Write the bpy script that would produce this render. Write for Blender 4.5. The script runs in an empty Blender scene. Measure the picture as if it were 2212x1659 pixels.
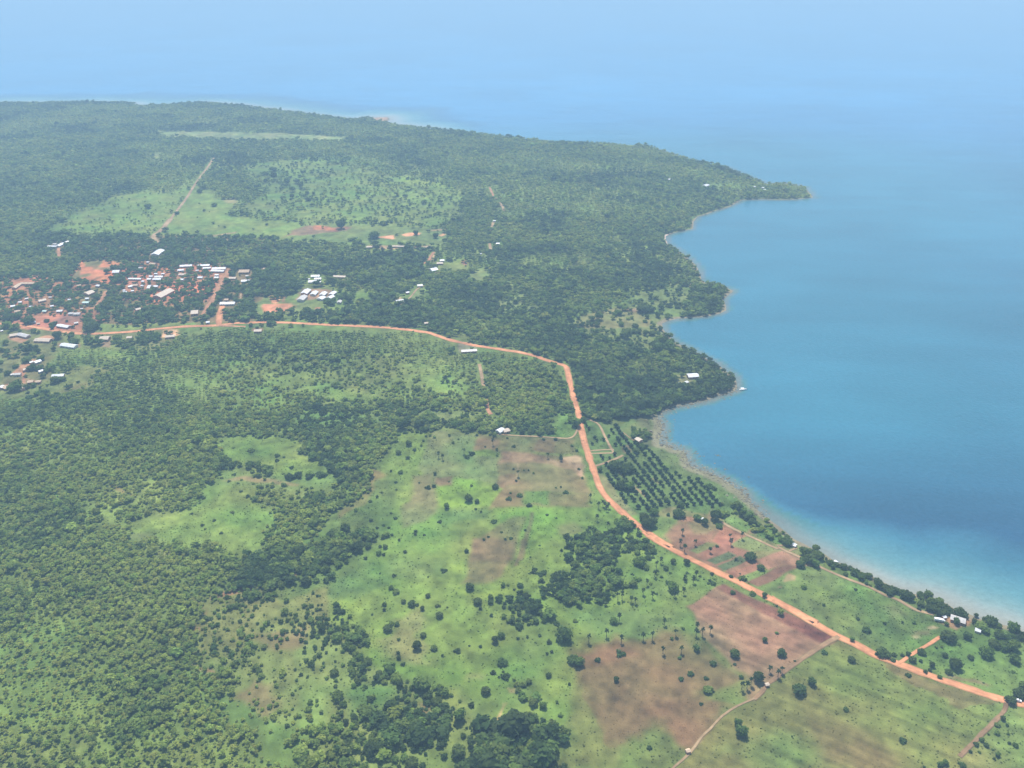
import bpy, math, random
import numpy as np
from mathutils import Vector

S = bpy.context.scene
COL = S.collection
rng = np.random.default_rng(7)
random.seed(7)
R = math.radians

# ------------------------------------------------------------------ camera, light, exposure
CAM_Z = 520.0
PITCH = R(27.7)
FPX = 1805.0                      # focal length in units of a 2212 x 1659 picture
cam_d = bpy.data.cameras.new('camera')
cam = bpy.data.objects.new('camera', cam_d)
COL.objects.link(cam)
cam.location = (0, 0, CAM_Z)
cam.rotation_euler = (math.pi / 2 - PITCH, 0, 0)
cam_d.sensor_width = 36
cam_d.lens = 36 * FPX / 2212
cam_d.clip_start = 1
cam_d.clip_end = 120000
S.camera = cam

SUN_EL, SUN_AZ = R(60), R(-8)      # ahead of the camera, a little to the left
w = bpy.data.worlds.new('World'); S.world = w; w.use_nodes = True
nt = w.node_tree
bg = nt.nodes['Background']
sky = nt.nodes.new('ShaderNodeTexSky')
sky.sky_type = 'NISHITA'; sky.sun_disc = False
sky.sun_elevation = SUN_EL; sky.sun_rotation = SUN_AZ
nt.links.new(sky.outputs[0], bg.inputs[0])
bg.inputs[1].default_value = 0.105
sl = bpy.data.lights.new('sun', 'SUN'); sl.energy = 4.6; sl.angle = R(0.53); sl.color = (1, .955, .88)
sun = bpy.data.objects.new('sun', sl); COL.objects.link(sun)
d = Vector((math.sin(SUN_AZ) * math.cos(SUN_EL), math.cos(SUN_AZ) * math.cos(SUN_EL), math.sin(SUN_EL)))
sun.rotation_euler = d.to_track_quat('Z', 'Y').to_euler()
sun.location = (0, 0, 900)
S.view_settings.view_transform = 'Standard'
S.view_settings.look = 'None'
S.view_settings.exposure = 0.84
S.cycles.use_denoising = True
HAZE_DENSITY = 0.000195
HAZE_COLOR = (.47, .745, 1.0)

# ------------------------------------------------------------------ numbers: noise, polygons, projection
def vnoise(x, y, seed=0):
    xi = np.floor(x).astype(np.int64); yi = np.floor(y).astype(np.int64)
    fx = x - xi; fy = y - yi
    fx = fx * fx * (3 - 2 * fx); fy = fy * fy * (3 - 2 * fy)
    def h(a, b):
        n = (a * 374761393 + b * 668265263 + seed * 2147001325) & 0xffffffff
        n = ((n ^ (n >> 13)) * 1274126177) & 0xffffffff
        n = (n ^ (n >> 16)) & 0xffff
        return n / 65535.0
    a = h(xi, yi); b = h(xi + 1, yi); c = h(xi, yi + 1); e = h(xi + 1, yi + 1)
    return (a * (1 - fx) + b * fx) * (1 - fy) + (c * (1 - fx) + e * fx) * fy

def fbm(x, y, scale, seed=0, octv=3):
    s = 0; amp = .5; tot = 0
    for o in range(octv):
        s = s + amp * vnoise(x / scale + 17.3 * o, y / scale - 9.1 * o, seed + o)
        tot += amp; amp *= .5; scale *= .5
    return s / tot

def smooth(a, b, x):
    t = np.clip((x - a) / (b - a), 0, 1)
    return t * t * (3 - 2 * t)

def inside(P, x, y):
    r = np.zeros(x.shape, bool)
    n = len(P)
    for i in range(n):
        x0, y0 = P[i]; x1, y1 = P[(i + 1) % n]
        if y0 == y1: continue
        c = ((y0 > y) != (y1 > y))
        r ^= c & (x < (x1 - x0) * (y - y0) / (y1 - y0) + x0)
    return r

def seg_dist(P, x, y, closed=False):
    best = np.full(x.shape, 1e18)
    n = len(P)
    for i in range(n if closed else n - 1):
        x0, y0 = P[i]; x1, y1 = P[(i + 1) % n]
        dx, dy = x1 - x0, y1 - y0
        L = dx * dx + dy * dy + 1e-9
        t = np.clip(((x - x0) * dx + (y - y0) * dy) / L, 0, 1)
        best = np.minimum(best, (x - x0 - t * dx) ** 2 + (y - y0 - t * dy) ** 2)
    return np.sqrt(best)

# survey sheets: crops of the photograph that points were read from -> the 2212-wide picture
SH = {'P': (0, 0, 1), 'R1': (0, 192, .3472), 'R2': (658.3, 192, .3472), 'R3': (1207, 274.3, .2976), 'R4': (0, 493.7, .248), 'R5': (493.7, 493.7, .248),
      'R6': (932.6, 548.6, .2976), 'S1': (0, 822.9, .3224), 'S2': (658.3, 768, .2976), 'S3': (1207, 822.9, .248), 'S4': (0, 1220, .3224),
      'S5': (658.3, 1165.3, .2976), 'S6': (1261.8, 1152.1, .3056), 'S7': (1663.4, 1042.4, .248), 'S8': (1663.4, 1275, .248)}
def px(sh, pts):
    a, b, k = SH[sh]
    p = np.array(pts, float)
    return np.stack([a + p[:, 0] * k, b + p[:, 1] * k], 1)

cp, sp = math.cos(PITCH), math.sin(PITCH)
def ray(uv):
    x = (uv[:, 0] - 1106) / FPX; yu = (829.5 - uv[:, 1]) / FPX
    return np.stack([x, cp + yu * sp, -sp + yu * cp], 1)
def hit_z(uv, z):
    d = ray(uv)
    t = (z - CAM_Z) / np.minimum(d[:, 2], -.02)
    return d[:, :2] * t[:, None]

# ------------------------------------------------------------------ shoreline and terrain
shore_far = px('P', [(-420, 232), (-250, 228), (0, 222), (100, 222), (200, 221), (285, 223), (312, 231), (350, 228), (440, 222), (520, 227), (620, 241), (700, 251),
                     (765, 259), (790, 254), (838, 253), (843, 257), (835, 265), (865, 271), (900, 275), (1000, 284), (1100, 296), (1200, 307), (1300, 310), (1400, 315), (1500, 347), (1560, 359), (1620, 382),
                     (1655, 397), (1672, 396), (1700, 396), (1738, 404), (1750, 417), (1757, 427)])
shore_near = np.concatenate([
    px('R3', [(1700, 528), (1600, 530), (1480, 525), (1350, 530), (1320, 535), (1240, 580), (1150, 605), (1075, 635), (1010, 650), (980, 690), (975, 740), (900, 755),
              (830, 770), (780, 790), (780, 820), (800, 860), (830, 872), (880, 905), (940, 950), (1000, 1005), (1025, 1060), (1035, 1100)]),
    px('R6', [(1960, 190), (1985, 205), (2050, 220), (2130, 240), (2195, 268), (2150, 302), (2120, 330), (2138, 375), (2138, 412), (2080, 437), (1980, 457), (1880, 464),
              (1790, 470), (1710, 487), (1672, 507), (1682, 547), (1720, 592), (1770, 642), (1900, 702), (2000, 762), (2080, 802), (2140, 852), (2200, 890)]),
    px('S3', [(1548, 0), (1560, 58), (1540, 88), (1440, 113), (1300, 168), (1180, 193), (1060, 213), (980, 228), (930, 262), (865, 292), (868, 330), (905, 380), (900, 440),
              (885, 500), (875, 550), (960, 560), (1005, 600), (1090, 605), (1115, 650), (1140, 730), (1205, 762), (1300, 792), (1400, 842), (1480, 880), (1535, 930),
              (1610, 970), (1640, 1040), (1720, 1110), (1800, 1180), (1900, 1250), (1990, 1320), (2050, 1375)]),
    px('S7', [(260, 512), (350, 560), (480, 622), (560, 680), (640, 712), (750, 752), (860, 800), (960, 850), (1040, 890), (1150, 935), (1250, 965), (1330, 978), (1430, 1008),
              (1560, 1062), (1610, 1100), (1720, 1132), (1800, 1175), (1870, 1200), (1990, 1225), (2080, 1250), (2212, 1308), (2500, 1430), (3300, 1750), (5200, 2500)])])
SHORE = hit_z(np.concatenate([shore_far, shore_near]), 0.0)
LAND = np.concatenate([SHORE, np.array([(1500, 200), (1500, -400), (-4200, -400), (-4200, 3600)])])

def shore_dist(x, y):
    d = np.empty(x.shape)
    xf, yf, df = x.ravel(), y.ravel(), d.ravel()
    for i in range(0, xf.size, 200000):
        a, b = xf[i:i + 200000], yf[i:i + 200000]
        q = seg_dist(SHORE, a, b)
        df[i:i + 200000] = np.where(inside(LAND, a, b), q, -q)
    return df.reshape(x.shape)

def height_from(x, y, d):
    up = 9 * smooth(0, 190, d) + 1.2 * smooth(0, 18, d)
    roll = (fbm(x, y, 420, 50, 2) - .5) * 9 * smooth(30, 400, d)
    cape = 5 * smooth(15, 90, d) * smooth(1500, 1900, y)
    ridge = 9 * np.exp(-((x + 780) / 420) ** 2 - ((y - 2980) / 230) ** 2) * smooth(20, 200, d)
    return np.where(d > 0, up + roll + cape + ridge, np.maximum(d * .06, -5))
def height(x, y):
    x = np.asarray(x, float); y = np.asarray(y, float)
    return height_from(x, y, shore_dist(x, y))

def ground(uv, off=0.0):
    """where the sight line through a picture point meets the land (or a level off metres above it): x, y, z of the land there"""
    uv = np.atleast_2d(np.asarray(uv, float))
    z = np.full(len(uv), 8.0)
    for _ in range(7):
        p = hit_z(uv, z + off)
        z = .35 * z + .65 * height(p[:, 0], p[:, 1])
    p = hit_z(uv, z + off)
    return np.column_stack([p, height(p[:, 0], p[:, 1])])
def at(sh, pts, off=0.0):
    return ground(px(sh, pts), off)

# ------------------------------------------------------------------ mesh and tag helpers
def tag(o, label=None, cat=None, group=None, kind=None):
    if label: o['label'] = label
    if cat: o['category'] = cat
    if group: o['group'] = group
    if kind: o['kind'] = kind
    return o

def np_mesh(name, V, faces, mat=None, col=None, smooth_sh=False):
    """faces: list of int arrays (n,3) and (n,4)"""
    me = bpy.data.meshes.new(name)
    V = np.asarray(V, np.float32)
    me.vertices.add(len(V)); me.vertices.foreach_set('co', V.ravel())
    faces = [np.asarray(f, np.int32) for f in faces if len(f)]
    idx = np.concatenate([f.ravel() for f in faces])
    cnt = np.concatenate([np.full(len(f), f.shape[1], np.int32) for f in faces])
    st = np.concatenate([[0], np.cumsum(cnt)[:-1]]).astype(np.int32)
    me.loops.add(len(idx)); me.loops.foreach_set('vertex_index', idx)
    me.polygons.add(len(cnt)); me.polygons.foreach_set('loop_start', st)
    me.polygons.foreach_set('use_smooth', np.full(len(cnt), smooth_sh, bool))
    if col is not None:
        a = me.color_attributes.new('tint', 'FLOAT_COLOR', 'POINT')
        c = np.ones((len(V), 4), np.float32); c[:, :3] = col
        a.data.foreach_set('color', c.ravel())
    me.update(calc_edges=True)
    if mat: me.materials.append(mat)
    return me
def link(name, me, parent=None, loc=None):
    o = bpy.data.objects.new(name, me); COL.objects.link(o)
    if parent: o.parent = parent
    if loc is not None: o.location = loc
    return o

def srgb(r, g, b):
    f = lambda c: ((c / 255 + .055) / 1.055) ** 2.4 if c > 10 else c / 255 / 12.92
    return np.array([f(r), f(g), f(b)])

def mat_new(name):
    m = bpy.data.materials.new(name); m.use_nodes = True
    return m, m.node_tree, m.node_tree.nodes['Principled BSDF']

def mat_noisy(name, col, rough=.9, scale=.15, amt=.3, metallic=0, spec=.3, tint=False, bump=0, scale2=None):
    """base colour (or the tint attribute) varied by world-space noise at two sizes"""
    m, t, b = mat_new(name)
    geo = t.nodes.new('ShaderNodeNewGeometry')
    f = None
    for sc, k in ((scale, amt), (scale2 or scale * 4.3, amt * .8)):
        n = t.nodes.new('ShaderNodeTexNoise'); n.inputs['Scale'].default_value = sc; n.inputs['Detail'].default_value = 4
        t.links.new(geo.outputs['Position'], n.inputs['Vector'])
        mr = t.nodes.new('ShaderNodeMapRange')
        mr.inputs[1].default_value = .3; mr.inputs[2].default_value = .7; mr.inputs[3].default_value = 1 - k; mr.inputs[4].default_value = 1 + k
        t.links.new(n.outputs[0], mr.inputs[0])
        if f is None: f = mr
        else:
            mm = t.nodes.new('ShaderNodeMath'); mm.operation = 'MULTIPLY'
            t.links.new(f.outputs[0], mm.inputs[0]); t.links.new(mr.outputs[0], mm.inputs[1]); f = mm
    v = t.nodes.new('ShaderNodeVectorMath'); v.operation = 'SCALE'
    if tint:
        a = t.nodes.new('ShaderNodeVertexColor'); a.layer_name = 'tint'
        t.links.new(a.outputs[0], v.inputs[0])
    else:
        v.inputs[0].default_value = col[:3]
    t.links.new(f.outputs[0], v.inputs['Scale'])
    t.links.new(v.outputs[0], b.inputs['Base Color'])
    b.inputs['Roughness'].default_value = rough; b.inputs['Metallic'].default_value = metallic
    b.inputs['Specular IOR Level'].default_value = spec
    if bump:
        bp = t.nodes.new('ShaderNodeBump'); bp.inputs['Strength'].default_value = bump; bp.inputs['Distance'].default_value = .6
        t.links.new(f.outputs[0], bp.inputs['Height']); t.links.new(bp.outputs[0], b.inputs['Normal'])
    return m

def mat_leaf(name):
    m, t, b = mat_new(name)
    a = t.nodes.new('ShaderNodeVertexColor'); a.layer_name = 'tint'
    oi = t.nodes.new('ShaderNodeObjectInfo')
    mr = t.nodes.new('ShaderNodeMapRange'); mr.inputs[3].default_value = .8; mr.inputs[4].default_value = 1.2
    t.links.new(oi.outputs['Random'], mr.inputs[0])
    v = t.nodes.new('ShaderNodeVectorMath'); v.operation = 'SCALE'
    t.links.new(a.outputs[0], v.inputs[0]); t.links.new(mr.outputs[0], v.inputs['Scale'])
    df = t.nodes.new('ShaderNodeBsdfDiffuse'); tr = t.nodes.new('ShaderNodeBsdfTranslucent'); mx = t.nodes.new('ShaderNodeMixShader')
    mx.inputs[0].default_value = .5
    t.links.new(v.outputs[0], df.inputs[0]); t.links.new(v.outputs[0], tr.inputs[0])
    t.links.new(df.outputs[0], mx.inputs[1]); t.links.new(tr.outputs[0], mx.inputs[2])
    t.nodes.remove(b)
    t.links.new(mx.outputs[0], t.nodes['Material Output'].inputs[0])
    return m

M_LEAF = mat_leaf('foliage')
M_GROUND = mat_noisy('ground_cover', None, .95, .16, .13, tint=True, spec=.1, bump=.5, scale2=.9)
M_LATERITE = mat_noisy('red_laterite', None, .95, .06, .2, spec=.1, tint=True)
M_TRACK = mat_noisy('tan_earth', None, .95, .06, .22, spec=.1, tint=True)
M_REDTRACK = mat_noisy('red_earth', None, .95, .05, .25, spec=.1, tint=True)
M_FAINT = mat_noisy('faint_earth', None, .95, .05, .25, spec=.1, tint=True)
EARTH = {'red_laterite': (.43, .195, .098), 'tan_earth': (.26, .178, .098), 'red_earth': (.29, .145, .08), 'faint_earth': (.20, .125, .068)}
M_BARK = mat_noisy('bark', (.10, .075, .05), .9, 1.5, .3)
M_PALMBARK = mat_noisy('palm_bark', (.16, .13, .10), .9, 1.5, .3)
M_ROCK = mat_noisy('shore_rock', (.085, .09, .055), .9, .3, .35)
ROOFS = {'w': mat_noisy('white_metal_roof', (.52, .53, .55), .5, .25, .2, spec=.4),
         'p': mat_noisy('pale_metal_roof', (.38, .36, .34), .5, .4, .18, spec=.4),
         'c': mat_noisy('cream_roof', (.42, .34, .26), .6, .4, .15),
         't': mat_noisy('tan_thatch_roof', (.42, .31, .21), .9, .5, .25),
         'g': mat_noisy('green_metal_roof', (.38, .50, .44), .5, .4, .12)}
ROOFNAME = {'w': 'white-roofed', 'p': 'grey-roofed', 'c': 'cream-roofed', 't': 'tan-roofed', 'g': 'greenish-roofed'}
M_WALL = mat_noisy('mud_brick_wall', srgb(182, 132, 104), .9, .5, .2)
M_PLASTER = mat_noisy('pale_plaster', srgb(205, 190, 170), .85, .5, .12)
M_DARK = mat_noisy('dark_opening', (.03, .028, .025), .6, 1, .2)
M_PAINT = mat_noisy('white_paint', (.78, .78, .77), .35, 1, .04, spec=.5)
M_GLASS = mat_noisy('window_glass', (.03, .035, .04), .1, 1, .1, spec=.6)
M_RUBBER = mat_noisy('tyre_rubber', (.02, .02, .02), .8, 2, .1)
M_STEEL = mat_noisy('wheel_rim', (.5, .5, .5), .4, 2, .1, metallic=.8)


# ------------------------------------------------------------------ what grows where: soil and grass colours of the ground sheet
SCRUB = (.085, .125, .034); FLOOR = (.095, .142, .036); MID = (.080, .135, .031); LIME = (.150, .215, .040); GRASS = (.108, .165, .037)
OLIVE = (.108, .116, .036); OLIVED = (.105, .105, .045); BROWN = (.13, .088, .05); PINK = (.185, .110, .07); REDB = (.125, .056, .04)
TAN = (.30, .215, .125); RED = (.42, .155, .08); REDD = (.25, .115, .08); DKG = (.055, .085, .030); REED = (.085, .115, .040); SAND = (.40, .30, .20)
PALE = (.16, .20, .075)
# sheet, outline, colour, feather m, warp m, strength
GROUND = [
 ('P', [(-600, 760), (560, 705), (900, 720), (1230, 790), (1250, 930), (900, 930), (700, 1250), (420, 1300), (600, 1700), (-600, 1700)], FLOOR, 30, 25, .75),
 ('P', [(-600, 215), (2000, 215), (2000, 700), (1560, 900), (1260, 900), (900, 700), (0, 700), (-600, 700)], FLOOR, 30, 25, .8),
 # far side
 ('R1', [(955, 262), (1100, 262), (2150, 297), (2140, 322), (1600, 320), (1040, 300)], PALE, 8, 10, 1),
 ('R1', [(275, 885), (480, 785), (700, 685), (830, 660), (1090, 655), (1200, 580), (1100, 745), (955, 915), (700, 895), (400, 905)], GRASS, 20, 25, .95),
 ('R1', [(1095, 770), (1185, 640), (1280, 650), (1400, 690), (1480, 700), (1420, 760), (1450, 800), (1700, 820), (2240, 850), (2240, 985), (1700, 955), (1200, 940), (965, 935)], GRASS, 20, 25, 1),
 ('R2', [(0, 830), (400, 850), (880, 868), (880, 975), (640, 985), (300, 970), (0, 960)], (.10, .145, .045), 12, 15, 1),
 ('R1', [(1500, 480), (1900, 430), (2240, 430), (2240, 830), (1700, 810), (1480, 770), (1650, 650)], MID, 30, 40, .9),
 ('R2', [(0, 420), (150, 440), (600, 560), (960, 600), (1000, 680), (950, 820), (850, 862), (0, 852)], GRASS, 30, 40, .85),
 ('R2', [(15, 432), (150, 435), (150, 450), (60, 475)], LIME, 10, 20, .9), ('R2', [(590, 545), (780, 570), (960, 600), (900, 622), (620, 582)], LIME, 10, 20, .9),
 ('R2', [(860, 520), (950, 440), (1200, 430), (1380, 500), (1350, 610), (1000, 640)], GRASS, 40, 30, .6),
 ('R1', [(930, 400), (1000, 400), (990, 450), (935, 450)], PALE, 15, 20, .9),
 ('R1', [(1780, 922), (1880, 858), (2170, 858), (2150, 884), (1900, 905)], PINK, 10, 14, .9), ('R1', [(1960, 850), (2140, 870), (2100, 882), (1960, 872)], RED, 8, 10, .8),
 ('R1', [(1360, 690), (1440, 680), (1480, 705), (1400, 712)], TAN, 12, 16, .6), ('R1', [(1290, 918), (1400, 898), (1480, 888), (1480, 894), (1400, 908), (1300, 926)], TAN, 5, 6, .9),
 ('R2', [(450, 928), (480, 914), (550, 914), (545, 933)], (.5, .27, .15), 4, 5, 1), ('R2', [(600, 908), (650, 895), (710, 899), (700, 912), (620, 917)], (.5, .27, .15), 4, 5, 1),
 ('R2', [(830, 914), (870, 898), (875, 910), (850, 918)], (.45, .25, .14), 4, 5, 1), ('R2', [(780, 880), (840, 872), (900, 868), (898, 876), (800, 884)], TAN, 4, 6, .9),
 ('R2', [(380, 988), (380, 976), (600, 970), (620, 985), (790, 972), (795, 990), (560, 996)], TAN, 6, 8, .9), ('R2', [(430, 1040), (480, 1000), (640, 1000), (700, 1030)], MID, 10, 10, .9),
 ('R2', [(740, 1095), (800, 1018), (840, 1030), (1000, 1030), (1030, 1090), (960, 1106)], GRASS, 15, 15, .9), ('R2', [(770, 1060), (800, 1018), (815, 1030), (790, 1075)], TAN, 5, 6, .9),
 ('R2', [(980, 1085), (1000, 1060), (1025, 1080), (1010, 1100)], REDD, 5, 8, .9),
 ('R3', [(930, 290), (1080, 280), (1100, 330), (1000, 370), (930, 350)], GRASS, 12, 25, .85), ('R3', [(1090, 390), (1320, 370), (1330, 440), (1120, 450)], (.12, .17, .05), 12, 25, .9),
 ('R3', [(420, 110), (600, 115), (570, 150), (430, 155)], GRASS, 12, 25, .8), ('R3', [(860, 470), (1000, 460), (960, 500)], GRASS, 12, 20, .8),
 ('R3', [(440, 705), (620, 685), (700, 740), (640, 760)], GRASS, 12, 20, .8), ('R3', [(590, 862), (680, 850), (670, 890)], LIME, 8, 15, .9), ('R3', [(370, 975), (520, 950), (580, 1010), (420, 1012)], LIME, 10, 18, .8),
 ('R3', [(730, 600), (770, 580), (800, 605), (750, 610)], LIME, 5, 10, .8),
 ('R2', [(375, 172), (525, 164), (530, 210), (440, 195)], (.26, .17, .12), 6, 8, 1),
 # village and its surroundings
 ('R4', [(300, 60), (900, 130), (1300, 60), (2400, 80), (2400, 460), (2212, 830), (800, 850), (760, 600), (1000, 500), (700, 250), (300, 200)], (.14, .10, .048), 15, 15, .9),
 ('R4', [(0, 430), (330, 400), (540, 470), (950, 480), (960, 760), (700, 900), (0, 840)], (.26, .115, .065), 12, 25, .9),
 ('R4', [(1050, 270), (1550, 280), (2000, 330), (2010, 460), (1850, 640), (1300, 700), (1050, 560)], (.30, .13, .075), 12, 25, .9),
 ('R4', [(0, 860), (260, 850), (700, 900), (1400, 880), (1580, 900), (1420, 1050), (660, 1060), (500, 1090), (420, 1180), (520, 1300), (740, 1210), (910, 1240), (820, 1330), (700, 1400), (300, 1480), (0, 1500)], (.115, .12, .045), 15, 15, 1),
 ('R4', [(0, 1400), (200, 1410), (420, 1330), (600, 1200), (740, 1205), (905, 1245), (830, 1320), (600, 1400), (250, 1480), (0, 1490)], (.125, .15, .045), 10, 10, .8),
 ('R4', [(725, 265), (1045, 290), (1035, 340), (985, 400), (985, 490), (850, 465), (600, 468), (545, 490), (640, 375)], RED, 4, 6, 1),
 ('R4', [(740, 265), (900, 275), (850, 330), (740, 330)], (.12, .13, .05), 6, 8, .9), ('R4', [(1000, 265), (1050, 285), (1040, 300), (1000, 290)], (.12, .13, .05), 6, 8, .9),
 ('R4', [(790, 332), (980, 328), (970, 352), (840, 352)], (.15, .13, .06), 6, 10, .85), ('R4', [(600, 430), (690, 355), (720, 370), (690, 410), (780, 390), (770, 420), (640, 440)], (.14, .13, .06), 6, 10, .9), ('R4', [(810, 425), (860, 425), (840, 440)], (.16, .12, .06), 6, 8, .8),
 ('R4', [(1425, 385), (1440, 340), (1500, 305), (1538, 320), (1522, 382)], RED, 5, 6, 1), ('R4', [(1320, 550), (1440, 530), (1450, 480), (1700, 478), (1830, 482), (1832, 560), (1760, 572), (1690, 545), (1620, 545), (1560, 630), (1500, 610), (1400, 600), (1340, 590)], RED, 8, 16, .8),
 ('R4', [(1445, 450), (1470, 450), (1490, 500), (1450, 520)], RED, 4, 5, 1), ('R4', [(1290, 720), (1325, 640), (1380, 600), (1390, 640), (1330, 690), (1310, 722)], RED, 5, 6, 1),
 ('R4', [(1150, 740), (1170, 690), (1230, 690), (1220, 740)], RED, 5, 8, .9), ('R4', [(1100, 480), (1210, 480), (1210, 530), (1110, 530)], REDD, 6, 10, .8), ('R4', [(1280, 285), (1400, 280), (1400, 315), (1300, 318)], REDD, 6, 10, .8),
 ('R4', [(985, 430), (1050, 420), (1055, 465), (985, 490)], RED, 6, 8, .8), ('R4', [(1640, 420), (1700, 400), (1700, 440), (1640, 445)], RED, 5, 8, .8),
 ('R4', [(105, 765), (200, 795), (300, 768), (400, 755), (530, 740), (720, 735), (775, 728), (770, 775), (715, 880), (735, 905), (600, 895), (450, 872), (200, 868), (125, 832)], (.32, .14, .085), 6, 8, 1),
 ('R4', [(530, 755), (700, 748), (725, 775), (680, 832), (520, 835), (450, 810)], (.21, .105, .085), 6, 8, .85), ('R4', [(-80, 715), (60, 710), (40, 770), (-80, 780)], RED, 6, 8, 1), ('R4', [(100, 710), (185, 705), (180, 740), (105, 745)], RED, 6, 8, .7),
 ('R4', [(180, 470), (290, 480), (300, 510), (120, 520)], REDD, 5, 8, .8), ('R4', [(290, 400), (350, 400), (340, 440), (290, 440)], REDD, 5, 8, .6), ('R4', [(345, 500), (380, 470), (440, 475), (440, 515)], TAN, 5, 8, .7),
 ('R4', [(600, 580), (900, 480), (915, 560), (860, 640), (800, 690)], (.10, .13, .04), 8, 10, .7), ('R4', [(900, 640), (1050, 650), (1040, 720), (960, 720)], MID, 8, 10, .9), ('R4', [(760, 860), (880, 830), (1100, 835), (1700, 810), (1700, 835), (1300, 865), (900, 900)], GRASS, 6, 8, .9),
 ('R4', [(1395, 945), (1400, 890), (1540, 880), (1570, 930), (1500, 945)], (.46, .29, .17), 5, 7, .95), ('R4', [(885, 975), (975, 970), (970, 1030), (890, 1030)], (.20, .14, .09), 3, 4, .9),
 ('R4', [(80, 930), (240, 940), (230, 970), (160, 1000), (90, 970)], (.34, .18, .11), 5, 9, .9), ('R4', [(290, 960), (400, 930), (470, 960), (420, 995), (290, 995)], (.36, .19, .12), 5, 9, .9), ('R4', [(500, 1010), (600, 1010), (680, 1000), (680, 1030), (520, 1035)], (.32, .17, .11), 5, 9, .8),
 ('R4', [(200, 1195), (300, 1140), (370, 1150), (300, 1215), (240, 1240), (215, 1350), (180, 1350), (190, 1270), (90, 1275)], (.34, .17, .105), 4, 7, .9), ('R4', [(240, 1310), (350, 1320), (350, 1350), (250, 1355)], (.34, .17, .105), 4, 7, .8), ('R4', [(0, 1380), (70, 1360), (70, 1395), (0, 1400)], (.34, .17, .105), 4, 7, .8),
 ('R4', [(540, 535), (545, 480), (640, 370), (720, 285), (735, 290), (650, 390), (570, 490), (560, 535)], RED, 4, 4, 1),
 ('R5', [(160, 705), (290, 600), (480, 615), (730, 640), (840, 635), (830, 710), (560, 745), (330, 795), (250, 740)], (.12, .16, .05), 8, 8, 1),
 ('R5', [(288, 655), (560, 648), (600, 690), (530, 730), (330, 732), (300, 700)], (.46, .20, .12), 6, 8, 1), ('R5', [(348, 592), (430, 583), (452, 620), (430, 652), (370, 642)], (.5, .23, .13), 5, 6, 1),
 ('R5', [(540, 650), (720, 660), (600, 710)], PALE, 8, 8, .7), ('R5', [(755, 690), (800, 685), (800, 712), (765, 714)], (.42, .22, .13), 3, 3, 1), ('R5', [(470, 585), (505, 590), (500, 640), (470, 640)], REDD, 4, 5, .8),
 ('R5', [(290, 690), (330, 690), (335, 745), (320, 745)], RED, 4, 4, .8), ('R5', [(640, 520), (930, 540), (900, 600), (700, 622), (600, 620)], (.27, .16, .11), 6, 10, .8), ('R5', [(780, 470), (830, 470), (820, 500), (780, 500)], REDD, 4, 8, .9), ('R5', [(1090, 505), (1330, 500), (1320, 520), (1090, 516)], TAN, 5, 8, .7),
 ('R5', [(1040, 700), (1080, 700), (1085, 830), (1050, 830)], (.20, .17, .08), 4, 6, .9), ('R5', [(1060, 540), (1260, 560), (1250, 640), (1100, 690), (1040, 640)], GRASS, 10, 12, .8), ('R5', [(1540, 640), (1650, 510), (1720, 500), (1680, 660)], (.11, .14, .05), 6, 6, .9),
 ('R5', [(1440, 620), (1480, 585), (1500, 590), (1530, 650), (1480, 660)], SAND, 4, 5, .8), ('R5', [(1750, 360), (1840, 350), (1850, 385), (1780, 385)], REDD, 4, 6, .7),
 ('R5', [(1820, 330), (2050, 310), (2080, 350), (1900, 380)], (.10, .135, .045), 8, 10, .9), ('R5', [(2080, 400), (2260, 340), (2300, 440), (2120, 450)], (.11, .135, .05), 8, 12, .8), ('R5', [(205, 865), (290, 870), (290, 890), (200, 890)], REDD, 3, 3, .9), ('R5', [(1200, 690), (1270, 690), (1270, 730), (1220, 730)], TAN, 5, 8, .6),
 ('R5', [(1470, 880), (1560, 880), (1740, 920), (1850, 960), (1980, 1000), (1800, 965), (1640, 930), (1480, 915)], GRASS, 6, 6, .8), ('R5', [(180, 835), (700, 838), (900, 850), (600, 850), (200, 870)], (.10, .14, .045), 5, 5, .8),
 # woods between the village and the bay
 ('R6', [(1290, 50), (1370, 20), (1460, 60), (1500, 100), (1330, 80)], LIME, 8, 15, .9), ('R6', [(1370, 380), (1500, 280), (1820, 230), (1880, 300), (1840, 440), (1720, 480), (1640, 560), (1640, 720), (1520, 720), (1350, 640), (1130, 660), (1040, 560), (1040, 470), (1180, 420)], (.105, .14, .045), 15, 20, .95),
 ('R6', [(1040, 470), (1180, 420), (1380, 385), (1560, 420), (1540, 520), (1300, 550), (1050, 540)], (.15, .14, .06), 12, 15, .9), ('R6', [(1370, 385), (1480, 395), (1560, 415), (1450, 420)], (.19, .13, .075), 6, 8, .8), ('R6', [(1500, 690), (1620, 700), (1610, 730), (1520, 730)], LIME, 6, 10, .9), ('R6', [(1840, 195), (1920, 200), (1920, 240), (1880, 240)], (.25, .19, .11), 6, 8, .8),
 ('R6', [(440, 370), (560, 290), (680, 280), (740, 360), (840, 370), (740, 410), (520, 440)], (.145, .17, .065), 15, 20, .85), ('R6', [(160, 440), (400, 400), (440, 560), (360, 600), (180, 560)], GRASS, 20, 20, .6), ('R6', [(780, 740), (880, 790), (960, 840), (980, 960), (950, 1060), (860, 930), (780, 840)], (.10, .15, .042), 12, 12, .8),
 ('R6', [(190, 690), (210, 640), (330, 650), (330, 710), (200, 715)], (.22, .20, .14), 4, 5, .8), ('R6', [(1780, 880), (1970, 865), (1940, 890), (1860, 940), (1780, 930)], (.16, .17, .08), 5, 6, .8),
 # middle fields
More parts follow.
